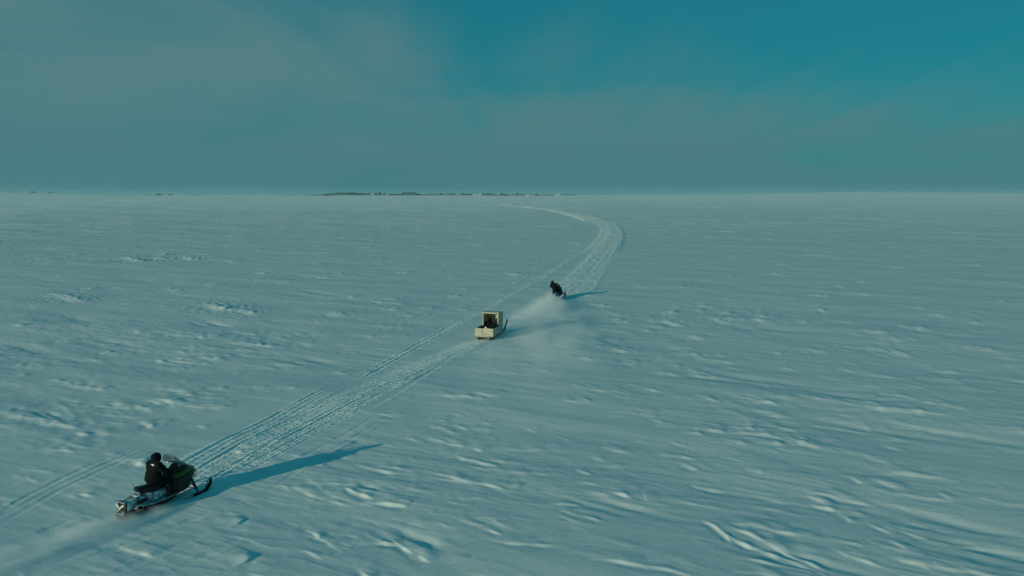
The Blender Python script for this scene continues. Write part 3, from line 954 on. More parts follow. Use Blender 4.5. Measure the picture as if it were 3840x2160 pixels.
# ---------------------------------------------------------------- snowmobile
def build_snowmobile(root):
    bm = bmesh.new()                                   # rubber track belt
    path = []
    for k in range(10):
        a = R(90 + 180 * k / 9)
        path.append((-1.32 + 0.17 * math.cos(a), 0.20 + 0.17 * math.sin(a)))
    for k in range(10):
        a = R(-62 + 152 * k / 9)
        path.append((0.28 + 0.13 * math.cos(a), 0.26 + 0.13 * math.sin(a)))
    path.insert(10, (-0.05, 0.03)); path.insert(10, (-0.7, 0.03))
    skin(bm, [[(-0.19, y, z), (0.19, y, z), (0.19, y * 0.985 - 0.006, 0.2 + (z - 0.2) * 0.86), (-0.19, y * 0.985 - 0.006, 0.2 + (z - 0.2) * 0.86)] for y, z in path], loop=True)
    belt = obj("track_belt", bm, MT["rubber"], root)
    bm = bmesh.new()
    for k in range(len(path)):
        (y0, z0), (y1, z1) = path[k], path[(k + 1) % len(path)]
        ln = math.hypot(y1 - y0, z1 - z0)
        for q in range(max(1, int(ln / 0.075))):
            f = (q + 0.5) / max(1, int(ln / 0.075))
            an = math.atan2(z1 - z0, y1 - y0)
            box(bm, (0, y0 + (y1 - y0) * f + 0.02 * math.sin(an), z0 + (z1 - z0) * f - 0.02 * math.cos(an)), (0.36, 0.014, 0.045), (an, 0, 0))
    tag(obj("track_lugs", bm, MT["rubber"], belt, smooth=False), kind="stuff")
    for s in (-1, 1):
        bm = bmesh.new()
        tube(bm, [(s * 0.1, -1.30, 0.10), (s * 0.1, -0.2, 0.09), (s * 0.1, 0.1, 0.16)], 0.022)
        obj("slide_rail", bm, MT["steel"], root)
        for y, z, rad in ((-1.32, 0.2, 0.13), (-0.8, 0.12, 0.07), (-0.3, 0.12, 0.07)):
            bm = bmesh.new()
            bmesh.ops.create_cone(bm, segments=18, radius1=rad, radius2=rad, depth=0.05, cap_ends=True, matrix=Matrix.Translation((s * 0.14, y, z)) @ Matrix.Rotation(R(90), 4, "Y"))
            obj("idler_wheel", bm, MT["black"], root)
    # sheet-metal tunnel over the track
    bm = bmesh.new()
    prof = [(-0.23, 0.34), (-0.225, 0.55), (-0.20, 0.585), (0.20, 0.585), (0.225, 0.55), (0.23, 0.34)]
    inn = [(x * 0.965, z - (0.008 if abs(x) < 0.21 else 0)) for x, z in reversed(prof)]
    ringz = []
    for y, dz in ((-1.52, 0.0), (-1.48, 0.012), (-0.9, 0.0), (-0.2, -0.01), (0.2, -0.02)):
        ringz.append([(x, y, z + dz) for x, z in prof + inn])
    skin(bm, ringz)
    obj("tunnel", bm, MT["tunnel"], root)
    bm = bmesh.new()                                   # bracket and plate at the back
    box(bm, (0, -1.28, 0.607), (0.34, 0.36, 0.035), bev=0.008)
    box(bm, (0, -1.02, 0.615), (0.30, 0.12, 0.05), bev=0.01)
    obj("cargo_plate", bm, MT["tunnel"], root)
    for s in (-1, 1):
        bm = bmesh.new()
        box(bm, (s * 0.233, -0.98, 0.47), (0.012, 0.40, 0.15), bev=0.003)
        obj("side_cutout", bm, MT["black"], root)
        bm = bmesh.new()
        rings_ = []
        for y, wo, z in ((-1.05, 0.26, 0.37), (-0.7, 0.40, 0.34), (-0.2, 0.43, 0.33), (0.25, 0.42, 0.335), (0.45, 0.38, 0.37)):
            rings_.append([(s * 0.232, y, z), (s * wo, y, z - 0.01), (s * wo, y, z - 0.045), (s * (wo - 0.02), y, z - 0.045), (s * (wo - 0.025), y, z - 0.026), (s * 0.232, y, z - 0.02)])
        skin(bm, rings_)
        rb = obj("running_board", bm, MT["board"], root)
        bm = bmesh.new()
        tube(bm, [(s * 0.27, -1.05, 0.36), (s * 0.405, -0.7, 0.325), (s * 0.44, -0.2, 0.315), (s * 0.43, 0.25, 0.32), (s * 0.39, 0.47, 0.36)], 0.014)
        obj("board_rail", bm, MT["tunnel"], rb)
    bm = bmesh.new()
    tube(bm, [(-0.2, -1.45, 0.52), (-0.21, -1.58, 0.62), (-0.12, -1.63, 0.66), (0.12, -1.63, 0.66), (0.21, -1.58, 0.62), (0.2, -1.45, 0.52)], 0.016)
    obj("rear_bumper", bm, MT["steel"], root)
    # snow flap
    bm = bmesh.new()
    fl = []
    for k in range(9):
        f = k / 8
        y = -1.535 - 0.05 * math.sin(f * 1.9) - 0.06 * f * f
        z = 0.585 - 0.52 * f
        hw = 0.205 - 0.012 * math.sin(f * 3.1)
        fl.append([(-hw, y, z), (0, y - 0.012, z), (hw, y, z), (hw, y + 0.012, z), (0, y + 0.002, z), (-hw, y + 0.012, z)])
    skin(bm, fl)
    flap = obj("snow_flap", bm, MT["flap"], root)
    bm = bmesh.new()
    box(bm, (0, -1.618, 0.24), (0.29, 0.01, 0.035), (R(-8), 0, 0), bev=0.003)
    obj("pale_stripe", bm, MT["tunnel"], flap)
    bm = bmesh.new()                                   # snow caked in a Y on the flap and bracket
    tube(bm, [(-0.16, -1.605, 0.56), (-0.07, -1.612, 0.45), (0.0, -1.615, 0.42), (0.09, -1.61, 0.5), (0.19, -1.605, 0.55)], [0.035, 0.03, 0.022, 0.03, 0.035])
    tube(bm, [(0.03, -1.615, 0.44), (-0.07, -1.62, 0.36), (-0.15, -1.62, 0.30)], [0.022, 0.014, 0.008])
    tube(bm, [(0.10, -1.612, 0.34), (0.11, -1.616, 0.27)], [0.012, 0.02])
    tube(bm, [(-0.19, -1.56, 0.60), (0.0, -1.55, 0.61), (0.19, -1.56, 0.60)], [0.02, 0.03, 0.022])
    tag(obj("caked_snow", bm, MT["caked"], flap), kind="stuff")
    # seat
    bm = bmesh.new()
    skin(bm, [sring(y, wd, z0, z1, 20, 2.8) for y, wd, z0, z1 in ((-1.03, 0.07, 0.80, 0.87), (-0.98, 0.13, 0.73, 0.885), (-0.86, 0.165, 0.65, 0.88), (-0.70, 0.18, 0.60, 0.845), (-0.45, 0.185, 0.58, 0.81), (-0.1, 0.18, 0.58, 0.80),
                                                               (0.15, 0.17, 0.60, 0.83), (0.30, 0.15, 0.65, 0.88), (0.36, 0.10, 0.70, 0.88))])
    seat = obj("seat", bm, MT["seat"], root)
    for s in (-1, 1):
        bm = bmesh.new()
        tube(bm, [(s * 0.183, -0.75, 0.70), (s * 0.192, -0.4, 0.69), (s * 0.187, 0.05, 0.69)], 0.007, 6)
        obj("piping", bm, MT["steel"], seat)
    for s in (-1, 1):
        bm = bmesh.new()
        tube(bm, [(s * 0.1, -0.93, 0.59), (s * 0.09, -0.98, 0.70), (s * 0.07, -0.95, 0.76)], 0.014)
        obj("seat_strut", bm, MT["tunnel"], root)
    bm = bmesh.new()
    tube(bm, [(-0.1, -0.95, 0.87), (-0.1, -1.02, 1.0), (-0.1, -1.10, 1.13)], [0.006, 0.005, 0.004], 6)
    obj("antenna", bm, MT["steel"], root)
    # engine bay and side panels
    bm = bmesh.new()
    skin(bm, [sring(y, wd, z0, z1, 24, 3.0) for y, wd, z0, z1 in ((0.10, 0.27, 0.36, 0.84), (0.22, 0.37, 0.26, 0.88), (0.5, 0.435, 0.21, 0.93), (0.72, 0.425, 0.25, 0.96), (0.88, 0.38, 0.40, 0.95), (1.0, 0.33, 0.52, 0.92), (1.13, 0.27, 0.60, 0.87), (1.20, 0.2, 0.64, 0.82))])
    obj("body", bm, MT["black"], root)
    for s in (-1, 1):
        bm = bmesh.new()
        rr = []
        for y, z0, z1, b in ((0.28, 0.33, 0.74, 0.0), (0.42, 0.32, 0.78, 0.022), (0.66, 0.36, 0.80, 0.022), (0.84, 0.50, 0.79, -0.01)):
            xo = 0.425 + b if y < 0.9 else 0.385 + b
            if y < 0.3:
                xo = 0.395
            rr.append([(s * xo, y, z0), (s * (xo + 0.012), y, (z0 + z1) / 2), (s * (xo - 0.006), y, z1), (s * (xo - 0.05), y, z1), (s * (xo - 0.05), y, z0)])
        skin(bm, rr)
        sp = obj("side_panel", bm, MT["black"], root)
        for k in range(3):
            bm = bmesh.new()
            box(bm, (s * 0.457, 0.52 + 0.09 * k, 0.60), (0.014, 0.05, 0.13), (R(20), 0, 0), bev=0.004)
            obj("vent", bm, MT["steel"], sp)
    # lime hood: one sweep over the top, drooping into a wing at each side
    bm = bmesh.new()
    rr = []
    for y, wd, zc, zs in ((0.14, 0.30, 0.87, 0.83), (0.30, 0.395, 0.925, 0.835), (0.50, 0.445, 0.965, 0.855), (0.72, 0.45, 1.0, 0.905), (0.92, 0.405, 1.0, 0.925), (1.08, 0.325, 0.965, 0.895), (1.20, 0.235, 0.90, 0.83)):
        up_, lo_ = [], []
        for k in range(13):
            f = -1 + k / 6
            z = zs + (zc - zs) * (1 - abs(f) ** 3.2)
            x = wd * math.copysign(abs(f) ** 0.9, f)
            up_.append((x, y, z)); lo_.append((x * 0.96, y, z - 0.022))
        rr.append(up_ + lo_[::-1])
    skin(bm, rr)
    hood = obj("hood", bm, MT["lime"], root)
    bm = bmesh.new()
    rr = []
    for y, wd, zc, zs in ((0.15, 0.31, 0.875, 0.83), (0.30, 0.395, 0.925, 0.835), (0.50, 0.445, 0.965, 0.855), (0.72, 0.45, 1.0, 0.905), (0.90, 0.41, 1.0, 0.922), (0.985, 0.36, 0.985, 0.912)):
        m_ = 0.70 if y < 0.8 else (0.62 if y < 0.95 else 0.45)
        row = []
        for k in range(9):
            f = (-1 + k / 4) * m_
            row.append((wd * math.copysign(abs(f) ** 0.9, f), y, zs + (zc - zs) * (1 - abs(f) ** 3.2) + (0.007 if 0 < k < 8 else -0.004)))
        rr.append(row + [(x * 0.97, y, z - 0.012) for x, y, z in reversed(row)])
    skin(bm, rr)
    obj("hood_inset", bm, MT["black"], hood)
    bm = bmesh.new()
    skin(bm, [sring(y, wd, z0, z1, 16, 3.0) for y, wd, z0, z1 in ((0.62, 0.25, 0.24, 0.56), (0.95, 0.235, 0.30, 0.58), (1.06, 0.20, 0.36, 0.62))])
    obj("front_bulkhead", bm, MT["steel"], root)
    for s in (-1, 1):
        bm = bmesh.new()
        ellipsoid(bm, (s * 0.13, 1.175, 0.80), (0.085, 0.045, 0.045), Matrix.Rotation(R(-25 * s), 3, "Z"))
        obj("headlight", bm, MT["shield"], root)
    bm = bmesh.new()                                   # nose and front bumper
    skin(bm, [sring(y, wd, z0, z1, 16, 2.6) for y, wd, z0, z1 in ((1.12, 0.26, 0.60, 0.80), (1.24, 0.2, 0.64, 0.78), (1.31, 0.11, 0.67, 0.75))])
    obj("nose", bm, MT["black"], root)
    bm = bmesh.new()
    tube(bm, [(-0.24, 0.88, 0.42), (-0.22, 1.12, 0.52), (-0.17, 1.34, 0.66), (0.17, 1.34, 0.66), (0.22, 1.12, 0.52), (0.24, 0.88, 0.42)], 0.016)
    obj("front_bumper", bm, MT["steel"], root)
    # console, windshield, bars
    bm = bmesh.new()
    skin(bm, [sring(y, wd, z0, z1, 18, 2.8) for y, wd, z0, z1 in ((0.26, 0.12, 0.84, 0.96), (0.4, 0.17, 0.86, 1.05), (0.6, 0.26, 0.90, 1.15), (0.75, 0.28, 0.92, 1.14), (0.95, 0.2, 0.92, 1.03))])
    obj("console", bm, MT["black"], root)
    bm = bmesh.new()
    nu, nv = 17, 9
    outer, inner = [], []
    for j in range(nv):
        v = j / (nv - 1)
        ro, ri = [], []
        for i in range(nu):
            u = -1 + 2 * i / (nu - 1)
            wdt = 0.36 + 0.03 * math.sin(v * math.pi) - 0.06 * v ** 3
            top = 1.53 - 0.10 * u * u - 0.10 * abs(u) ** 6
            bot = 1.06 + 0.13 * u * u
            z = bot + (top - bot) * v
            y = 0.99 - 0.62 * (z - 1.0) / 0.47 * 0.78 - 0.30 * u * u
            x = wdt * math.sin(u * 1.25) / math.sin(1.25)
            ro.append((x, y, z)); ri.append((x * 0.985, y - 0.008, z))
        outer.append(ro); inner.append(ri)
    rr = [outer[j] + inner[j][::-1] for j in range(nv)]
    skin(bm, rr)
    ws = obj("windshield", bm, MT["shield"], root)
    bm = bmesh.new()
    tube(bm, [Vector(p) + Vector((0, 0.004, -0.005)) for p in outer[0]], 0.02, 6)
    obj("rim", bm, MT["black"], ws)
    bm = bmesh.new()
    tube(bm, [(-0.36, 0.20, 1.075), (-0.22, 0.28, 1.08), (-0.12, 0.34, 1.05), (0.12, 0.34, 1.05), (0.22, 0.28, 1.08), (0.36, 0.20, 1.075)], 0.014)
    tube(bm, [(0, 0.34, 1.05), (0, 0.44, 0.9)], 0.03)
    hb = obj("handlebar", bm, MT["steel"], root)
    for s in (-1, 1):
        bm = bmesh.new()
        tube(bm, [(s * 0.375, 0.193, 1.075), (s * 0.25, 0.262, 1.079)], 0.02, 10)
        obj("grip", bm, MT["rubber"], hb)
        bm = bmesh.new()
        rr = []
        for k in range(7):
            f = k / 6
            rr.append([(s * (0.20 + 0.22 * f), 0.36 - 0.14 * f ** 3, 1.02), (s * (0.20 + 0.22 * f), 0.365 - 0.14 * f ** 3, 1.13 - 0.02 * f), (s * (0.20 + 0.22 * f), 0.353 - 0.14 * f ** 3, 1.13 - 0.02 * f), (s * (0.20 + 0.22 * f), 0.348 - 0.14 * f ** 3, 1.02)])
        skin(bm, rr)
        obj("hand_guard", bm, MT["black"], hb)
        bm = bmesh.new()
        ellipsoid(bm, (s * 0.30, 0.52, 1.16), (0.07, 0.03, 0.045))
        obj("mirror", bm, MT["tunnel"], root)
        # front suspension and ski
        for y in (0.72, 1.0):
            bm = bmesh.new()
            tube(bm, [(s * 0.24, y, 0.36), (s * 0.51, 0.93, 0.24)], 0.014)
            obj("lower_arm", bm, MT["steel"], root)
            bm = bmesh.new()
            tube(bm, [(s * 0.26, y + 0.03, 0.52), (s * 0.50, 0.92, 0.40)], 0.012)
            obj("upper_arm", bm, MT["steel"], root)
        bm = bmesh.new()
        tube(bm, [(s * 0.24, 0.95, 0.70), (s * 0.34, 0.96, 0.50), (s * 0.46, 0.955, 0.29)], [0.034, 0.036, 0.03], 10)
        obj("shock", bm, MT["black"], root)
        bm = bmesh.new()
        tube(bm, [(s * 0.505, 0.90, 0.44), (s * 0.52, 0.94, 0.26), (s * 0.53, 1.0, 0.10)], [0.024, 0.034, 0.03])
        obj("spindle", bm, MT["black"], root)
        bm = bmesh.new()
        rr = []
        cl = [(0.42, 0.035, 0.05), (0.50, 0.03, 0.07), (0.9, 0.03, 0.078), (1.2, 0.03, 0.078), (1.36, 0.06, 0.077), (1.47, 0.125, 0.072), (1.55, 0.22, 0.062), (1.60, 0.32, 0.048), (1.615, 0.38, 0.025)]
        for k, (y, z, hw) in enumerate(cl):
            y2, z2, _ = cl[min(k + 1, len(cl) - 1)]; y1, z1, _ = cl[max(k - 1, 0)]
            t = Vector((0, y2 - y1, z2 - z1)).normalized()
            nrm = Vector((0, -t.z, t.y))
            c = Vector((s * 0.53, y, z))
            ex = Vector((1, 0, 0))
            rr.append([c - ex * hw + nrm * 0.03, c - ex * hw - nrm * 0.004, c - ex * hw * 0.3 - nrm * 0.016, c + ex * hw * 0.3 - nrm * 0.016, c + ex * hw - nrm * 0.004, c + ex * hw + nrm * 0.03, c + ex * (hw - 0.014) + nrm * 0.03,
                       c + ex * (hw - 0.016) + nrm * 0.010, c - ex * (hw - 0.016) + nrm * 0.010, c - ex * (hw - 0.014) + nrm * 0.03] if hw > 0.03 else
                      [c - ex * hw + nrm * 0.02, c - ex * hw, c - ex * hw * 0.3 - nrm * 0.01, c + ex * hw * 0.3 - nrm * 0.01, c + ex * hw, c + ex * hw + nrm * 0.02, c + ex * hw * 0.8 + nrm * 0.02, c + ex * hw * 0.6 + nrm * 0.008, c - ex * hw * 0.6 + nrm * 0.008, c - ex * hw * 0.8 + nrm * 0.02])
        skin(bm, rr)
        ski = obj("ski", bm, MT["black"], root)
        bm = bmesh.new()
        tube(bm, [(s * 0.53, 1.30, 0.08), (s * 0.53, 1.36, 0.20), (s * 0.53, 1.45, 0.34), (s * 0.53, 1.54, 0.42), (s * 0.53, 1.60, 0.42), (s * 0.53, 1.615, 0.37)], 0.015)
        obj("ski_loop", bm, MT["black"], ski)
        bm = bmesh.new()
        box(bm, (s * 0.53, 0.95, 0.075), (0.07, 0.28, 0.06), bev=0.015)
        obj("ski_saddle", bm, MT["black"], ski)
    return root


def copy_tree(o, parent=None):
    c = o.copy()
    col.objects.link(c)
    c.parent = parent
    for ch in list(o.children):
        copy_tree(ch, c)
    return c


sm1 = empty("snowmobile")
build_snowmobile(sm1)
sm2 = copy_tree(sm1)
tag(sm1, "black snowmobile with lime green hood and grey windshield, nearest the camera", "snowmobile", "snowmobiles on the trail")
tag(sm2, "dark snowmobile half hidden by the snow cloud it throws up ahead of the wooden sled", "snowmobile", "snowmobiles on the trail")
for ch in sm2.children:
    if ch.name.startswith("hood") and not ch.name.startswith("hood_inset"):
        ch.material_slots[0].link = "OBJECT"
        ch.material_slots[0].material = MT["black"]
sm1.scale = sm2.scale = (1, 0.93, 1)
sm1.location = (SM1.x, SM1.y, zat(SM1.x, SM1.y) - 0.05)
sm1.rotation_euler = (R(1.0), 0, -SM1_H)
sm2.location = (SM2.x, SM2.y, zat(SM2.x, SM2.y) + 0.02)
sm2.rotation_euler = (R(2.0), R(-9), -SM2_H)


# ---------------------------------------------------------------- people
def glove_bm(side, wrist, curl=True):
    """glove closed round a bar along x at the origin; wrist: direction from hand to forearm"""
    bm = bmesh.new()
    wv = Vector(wrist).normalized()
    palm = Vector((0, -0.03, 0.032))
    for k, (x, ln) in enumerate(((-0.040, 0.92), (-0.014, 1.05), (0.013, 1.0), (0.038, 0.82))):
        x *= -side
        a = palm + Vector((x, 0.0, 0.004))
        b = Vector((x * 1.05, 0.026 * ln, 0.042)); c = Vector((x * 1.05, 0.046 * ln, 0.008)); d = Vector((x, 0.030 * ln, -0.028 * ln))
        capsule(bm, a, 0.0165, b, 0.0155, 10); capsule(bm, b, 0.0155, c, 0.0145, 10); capsule(bm, c, 0.0145, d, 0.0135, 10)
    capsule(bm, palm + Vector((-0.038, -0.012, 0)), 0.022, palm + Vector((0.038, -0.012, 0)), 0.022, 12)
    capsule(bm, palm + Vector((-0.03, -0.05, 0.0)), 0.022, palm + Vector((0.03, -0.05, 0.0)), 0.022, 12)
    tx = -side * -0.052                                  # the thumb leaves the inner side of the palm
    capsule(bm, (tx * 0.7, -0.055, 0.022), 0.019, (tx * 1.1, -0.03, -0.008), 0.0165, 10)
    capsule(bm, (tx * 1.1, -0.03, -0.008), 0.0165, (tx * 0.8, 0.006, -0.036), 0.0145, 10)
    capsule(bm, palm + Vector((0, -0.055, 0)), 0.036, palm + Vector((0, -0.055, 0)) + wv * 0.10, 0.050, 14)
    return fused(bm, 0.007, 2)


def boot_bm(toe=(0, 1, 0)):
    bm = bmesh.new()
    capsule(bm, (0, -0.05, 0.06), 0.055, (0, 0.17, 0.05), 0.05)
    capsule(bm, (0, -0.03, 0.08), 0.06, (0, -0.05, 0.34), 0.085)
    for q in range(3):
        capsule(bm, (0, -0.07 + q * 0.11, 0.022), 0.03, (0, 0.03 + q * 0.08, 0.022), 0.03)
    return fused(bm, 0.016, 2)


def make_person(root, J, coat, legs, seed=0, logo=False, bulk=1.0, face=None):
    """J: joints in the person's own frame. One continuous body; hood, gloves, boots and print are children"""
    V3 = Vector
    bm = bmesh.new()
    pel, ch, nk, hd = V3(J["pelvis"]), V3(J["chest"]), V3(J["neck"]), V3(J["head"])
    sp = (ch - pel).normalized()
    sh = {s: V3(J["shoulder"][k]) for k, s in enumerate((-1, 1))}
    side = (sh[1] - sh[-1]).normalized()
    fw = sp.cross(side)
    rot = Matrix((side, fw, sp)).transposed()
    k = bulk
    ellipsoid(bm, ch + sp * 0.04, (0.235 * k, 0.165 * k, 0.22), rot)
    ellipsoid(bm, (ch + pel) / 2, (0.225 * k, 0.17 * k, 0.26), rot)
    ellipsoid(bm, pel + sp * 0.03, (0.22 * k, 0.185 * k, 0.17), rot)
    capsule(bm, sh[-1], 0.105 * k, sh[1], 0.105 * k)
    capsule(bm, ch + sp * 0.15, 0.09, nk, 0.062)
    capsule(bm, nk, 0.06, hd, 0.062)
    hf = V3(J["look"]).normalized()
    hs = hf.cross(V3((0, 0, 1))).normalized()
    hu = hs.cross(hf)
    hr = Matrix((hs, hf, hu)).transposed()
    ellipsoid(bm, hd + hu * 0.02, (0.076, 0.098, 0.112), hr)            # skull
    capsule(bm, hd + hf * 0.055 - hu * 0.055, 0.046, hd + hf * 0.06 - hu * 0.085, 0.034)   # jaw and chin
    capsule(bm, hd + hf * 0.092 + hu * 0.02, 0.011, hd + hf * 0.116 - hu * 0.02, 0.015)    # nose
    capsule(bm, hd + hf * 0.088 - hu * 0.052 - hs * 0.018, 0.010, hd + hf * 0.088 - hu * 0.052 + hs * 0.018, 0.010)  # mouth
    for s in (-1, 1):
        capsule(bm, hd + hf * 0.085 + hu * 0.045 + hs * 0.015 * s, 0.012, hd + hf * 0.075 + hu * 0.045 + hs * 0.05 * s, 0.011)   # brow
        capsule(bm, hd + hs * 0.076 * s + hu * 0.03, 0.014, hd + hs * 0.076 * s - hu * 0.02, 0.010)                             # ear
        i = 0 if s < 0 else 1
        el, wr = V3(J["elbow"][i]), V3(J["wrist"][i])
        capsule(bm, sh[s], 0.098 * k, el, 0.075 * k); capsule(bm, el, 0.076 * k, wr, 0.056 * k)
        hp, kn, an = V3(J["hip"][i]), V3(J["knee"][i]), V3(J["ankle"][i])
        capsule(bm, hp, 0.125, kn, 0.092); capsule(bm, kn, 0.092, an, 0.072)
        capsule(bm, pel, 0.16 * k, hp, 0.13)
        # folds: gathered cloth at elbow, knee and cuff
        capsule(bm, el + V3((0, 0, 0.01)), 0.083 * k, el + (wr - el) * 0.14, 0.080 * k)
        capsule(bm, kn, 0.098, kn + (an - kn) * 0.12, 0.094)
    bm = fused(bm, 0.017, 3, 0.014, 8.0, seed)
    me = bpy.data.meshes.new("body")
    bmesh.ops.recalc_face_normals(bm, faces=bm.faces)
    bm.faces.ensure_lookup_table()
    hem = J.get("hem", 0.0)
    for f in bm.faces:
        c = f.calc_center_median()
        if (c - hd).length < 0.17 and (c - nk).dot(hu) > 0.03:
            f.material_index = 2
        elif (c - pel).dot(sp) < hem and min((c - V3(J["wrist"][q])).length for q in (0, 1)) > 0.12:
            f.material_index = 1
    bm.to_mesh(me); bm.free()
    for m in (coat, legs, face or MT["skin"]):
        me.materials.append(m)
    me.shade_smooth()
    body = link("body", me, root)
    for s in (-1, 1):
        bm = bmesh.new()
        ellipsoid(bm, hd + hf * 0.083 + hu * 0.025 + hs * 0.032 * s, (0.014, 0.012, 0.010), hr, 12)
        obj("eye", bm, MT["hair"], root)
    # hood: a thick shell open at the face
    bm = bmesh.new()
    rr, ri = [], []
    for j in range(11):
        th = R(52 + 128 * j / 10)
        a, b = [], []
        for q in range(20):
            ph = 2 * math.pi * q / 20
            d = V3((math.sin(th) * math.cos(ph), math.cos(th), math.sin(th) * math.sin(ph)))
            wob = 1 + 0.045 * math.sin(3 * ph + seed) + 0.03 * math.sin(5 * th + seed * 2)
            o_ = V3((d.x * 0.142, d.y * 0.165 - 0.005, d.z * 0.165 - (0.03 if d.z < 0 else 0) * (1 - abs(d.y)))) * wob
            a.append(hd + hr @ (o_ + V3((0, 0, 0.012)))); b.append(hd + hr @ (o_ * 0.88 + V3((0, 0, 0.012))))
        rr.append(a); ri.append(b)
    skin(bm, ri[::-1][:-1] + [ri[0]] + rr, caps=True)
    hood = obj("hood", bm, coat, root)
    bm = bmesh.new()                                       # padded rim round the face
    tube(bm, [(p + q) / 2 for p, q in zip(rr[0], ri[0])], 0.02, 8, loop=True)
    obj("hood_rim", bm, coat, hood)
    bm = bmesh.new()                                       # hood skirt meeting the collar
    tube(bm, [nk - sp * 0.05, nk + sp * 0.03, hd - hu * 0.04 - hf * 0.03], [0.125, 0.125, 0.125], 16)
    bm = fused(bm, 0.02, 2)
    obj("collar", bm, coat, root)
    for i, s in enumerate((-1, 1)):
        el, wr, hn = V3(J["elbow"][i]), V3(J["wrist"][i]), V3(J["hand"][i])
        g = obj("glove", glove_bm(s, wr - hn), MT["glove"], root)
        g.location = hn
        if "bar" in J:
            g.rotation_euler = (0, 0, J["bar"][i])
        an = V3(J["ankle"][i])
        b = obj("boot", boot_bm(), MT["rubber"], root)
        b.location = an + V3((0, 0.0, -0.12))
        b.rotation_euler = J["toe"][i]
    if logo:                                               # small white mark behind the right shoulder
        bm = bmesh.new()
        from mathutils.bvhtree import BVHTree
        tree = BVHTree.FromPolygons([v.co.copy() for v in me.vertices], [tuple(p.vertices) for p in me.polygons])
        pts = [(-0.075, 0.012), (-0.02, 0.024), (0.03, 0.030), (0.055, 0.022), (0.055, -0.032), (0.028, -0.030), (0.012, -0.012), (-0.03, 0.0)]
        rows = ([], [])
        for x, z in pts:
            o_ = ch + sp * (0.15 + z) + side * (0.10 + x) - fw * 0.7
            h_ = tree.ray_cast(o_, fw)[0] or (o_ + fw * 0.5)
            rows[0].append(h_ - fw * 0.014)
            rows[1].append(h_ + fw * 0.004)
        skin(bm, rows)
        obj("logo_patch", bm, MT["white"], root)
    return body


def rig_rider(lean=0.0, fwd=0.0, turn=0.0, stand=0.0):
    c = lambda x, y, z: (x + lean * (z - 0.75), y + fwd * (z - 0.75), z + stand * 0.5 * min(1, max(0, (z - 0.6) / 0.3)))
    return {
        "pelvis": c(0, -0.33, 0.91), "chest": c(0, -0.25, 1.26), "neck": c(0, -0.20, 1.47), "head": c(0, -0.15, 1.585), "look": (math.sin(turn), math.cos(turn), -0.08),
        "shoulder": [c(-0.20, -0.23, 1.385), c(0.20, -0.23, 1.385)],
        "elbow": [c(-0.36, -0.08, 1.15), c(0.36, -0.08, 1.15)],
        "wrist": [c(-0.325, 0.11, 1.125), c(0.325, 0.11, 1.125)], "hand": [(-0.315, 0.211, 1.077), (0.315, 0.211, 1.077)],
        "bar": [R(28), R(-28)],
        "hip": [c(-0.13, -0.28, 0.86), c(0.13, -0.28, 0.86)], "knee": [(-0.29, 0.14, 0.80), (0.29, 0.14, 0.80)], "ankle": [(-0.33, 0.02, 0.43), (0.33, 0.02, 0.43)],
        "toe": [(0, 0, R(8)), (0, 0, R(-8))], "hem": -0.10}


p1 = empty("person", sm1.location, sm1.rotation_euler)
make_person(p1, rig_rider(0.0, 0.02, R(12)), MT["parka"], MT["trousers"], 1, True, 1.28)
tag(p1, "person in a hooded black parka with a small white back mark riding the lime-hooded snowmobile", "person", "people travelling over the snow")

J2 = rig_rider(-0.26, 0.12, R(5), 0.10)
p2 = empty("person", sm2.location, sm2.rotation_euler)
make_person(p2, J2, MT["parka"], MT["trousers"], 5, False, 1.08)
tag(p2, "person in black leaning on the far snowmobile, legs lost in blowing snow", "person", "people travelling over the snow")


# ---------------------------------------------------------------- cargo sled with a plywood cabin, open at the back
sled = empty("cargo_sled", (SLED.x, SLED.y, zat(SLED.x, SLED.y) - 0.04), (0, 0, -SLED_H))
tag(sled, "cream plywood cabin sled on wooden runners with its open end towards the camera", "sled")
BW, BH0, BH1 = 0.66, 0.30, 0.84         # half width, floor, low wall top
Y0, Y1, Y2 = -1.05, 0.30, 1.35          # tail board, cabin mouth, cabin front
CW, CT = 0.60, 1.72
for s in (-1, 1):
    bm = bmesh.new()
    cl = [(-1.25, 0.06, 0.12), (-1.15, 0.05, 0.16), (0.5, 0.05, 0.16), (1.6, 0.06, 0.15), (2.2, 0.16, 0.14), (2.6, 0.36, 0.12), (2.95, 0.66, 0.09), (3.08, 0.80, 0.05)]
    rr = []
    for y, z, h in cl:
        rr.append([(s * 0.40 - 0.035, y, z - 0.05), (s * 0.40 + 0.035, y, z - 0.05), (s * 0.40 + 0.035, y - 0.3 * max(0, z - 0.1) * 0.3, z + h), (s * 0.40 - 0.035, y - 0.3 * max(0, z - 0.1) * 0.3, z + h)])
    skin(bm, rr)
    obj("runner", bm, MT["runner"], sled, smooth=False)
for k in range(9):
    bm = bmesh.new()
    y = -1.12 + k * 0.40
    box(bm, (0, y, 0.238), (1.12 + 0.03 * (k % 2), 0.13, 0.04), (0, 0, R(random.uniform(-1, 1))), bev=0.006)
    obj("crossbar", bm, MT["runner"], sled, smooth=False)
bm = bmesh.new()
box(bm, (0, (Y0 + Y2) / 2, 0.28), (2 * BW - 0.05, Y2 - Y0 - 0.02, 0.03))
obj("floor", bm, MT["ply_in"], sled, smooth=False)
bm = bmesh.new()
box(bm, (-0.06, Y0 - 0.06, 0.275), (0.98, 0.10, 0.05), bev=0.006)
obj("tail_ledge", bm, MT["ply"], sled, smooth=False)
for x0, x1 in ((-BW, -0.145), (-0.137, BW)):            # two boards of the tail wall, a joint between them
    bm = bmesh.new()
    box(bm, ((x0 + x1) / 2, Y0, (BH0 + BH1) / 2), (x1 - x0, 0.03, BH1 - BH0), bev=0.004)
    obj("tail_board", bm, MT["ply"], sled, smooth=False)
bm = bmesh.new()
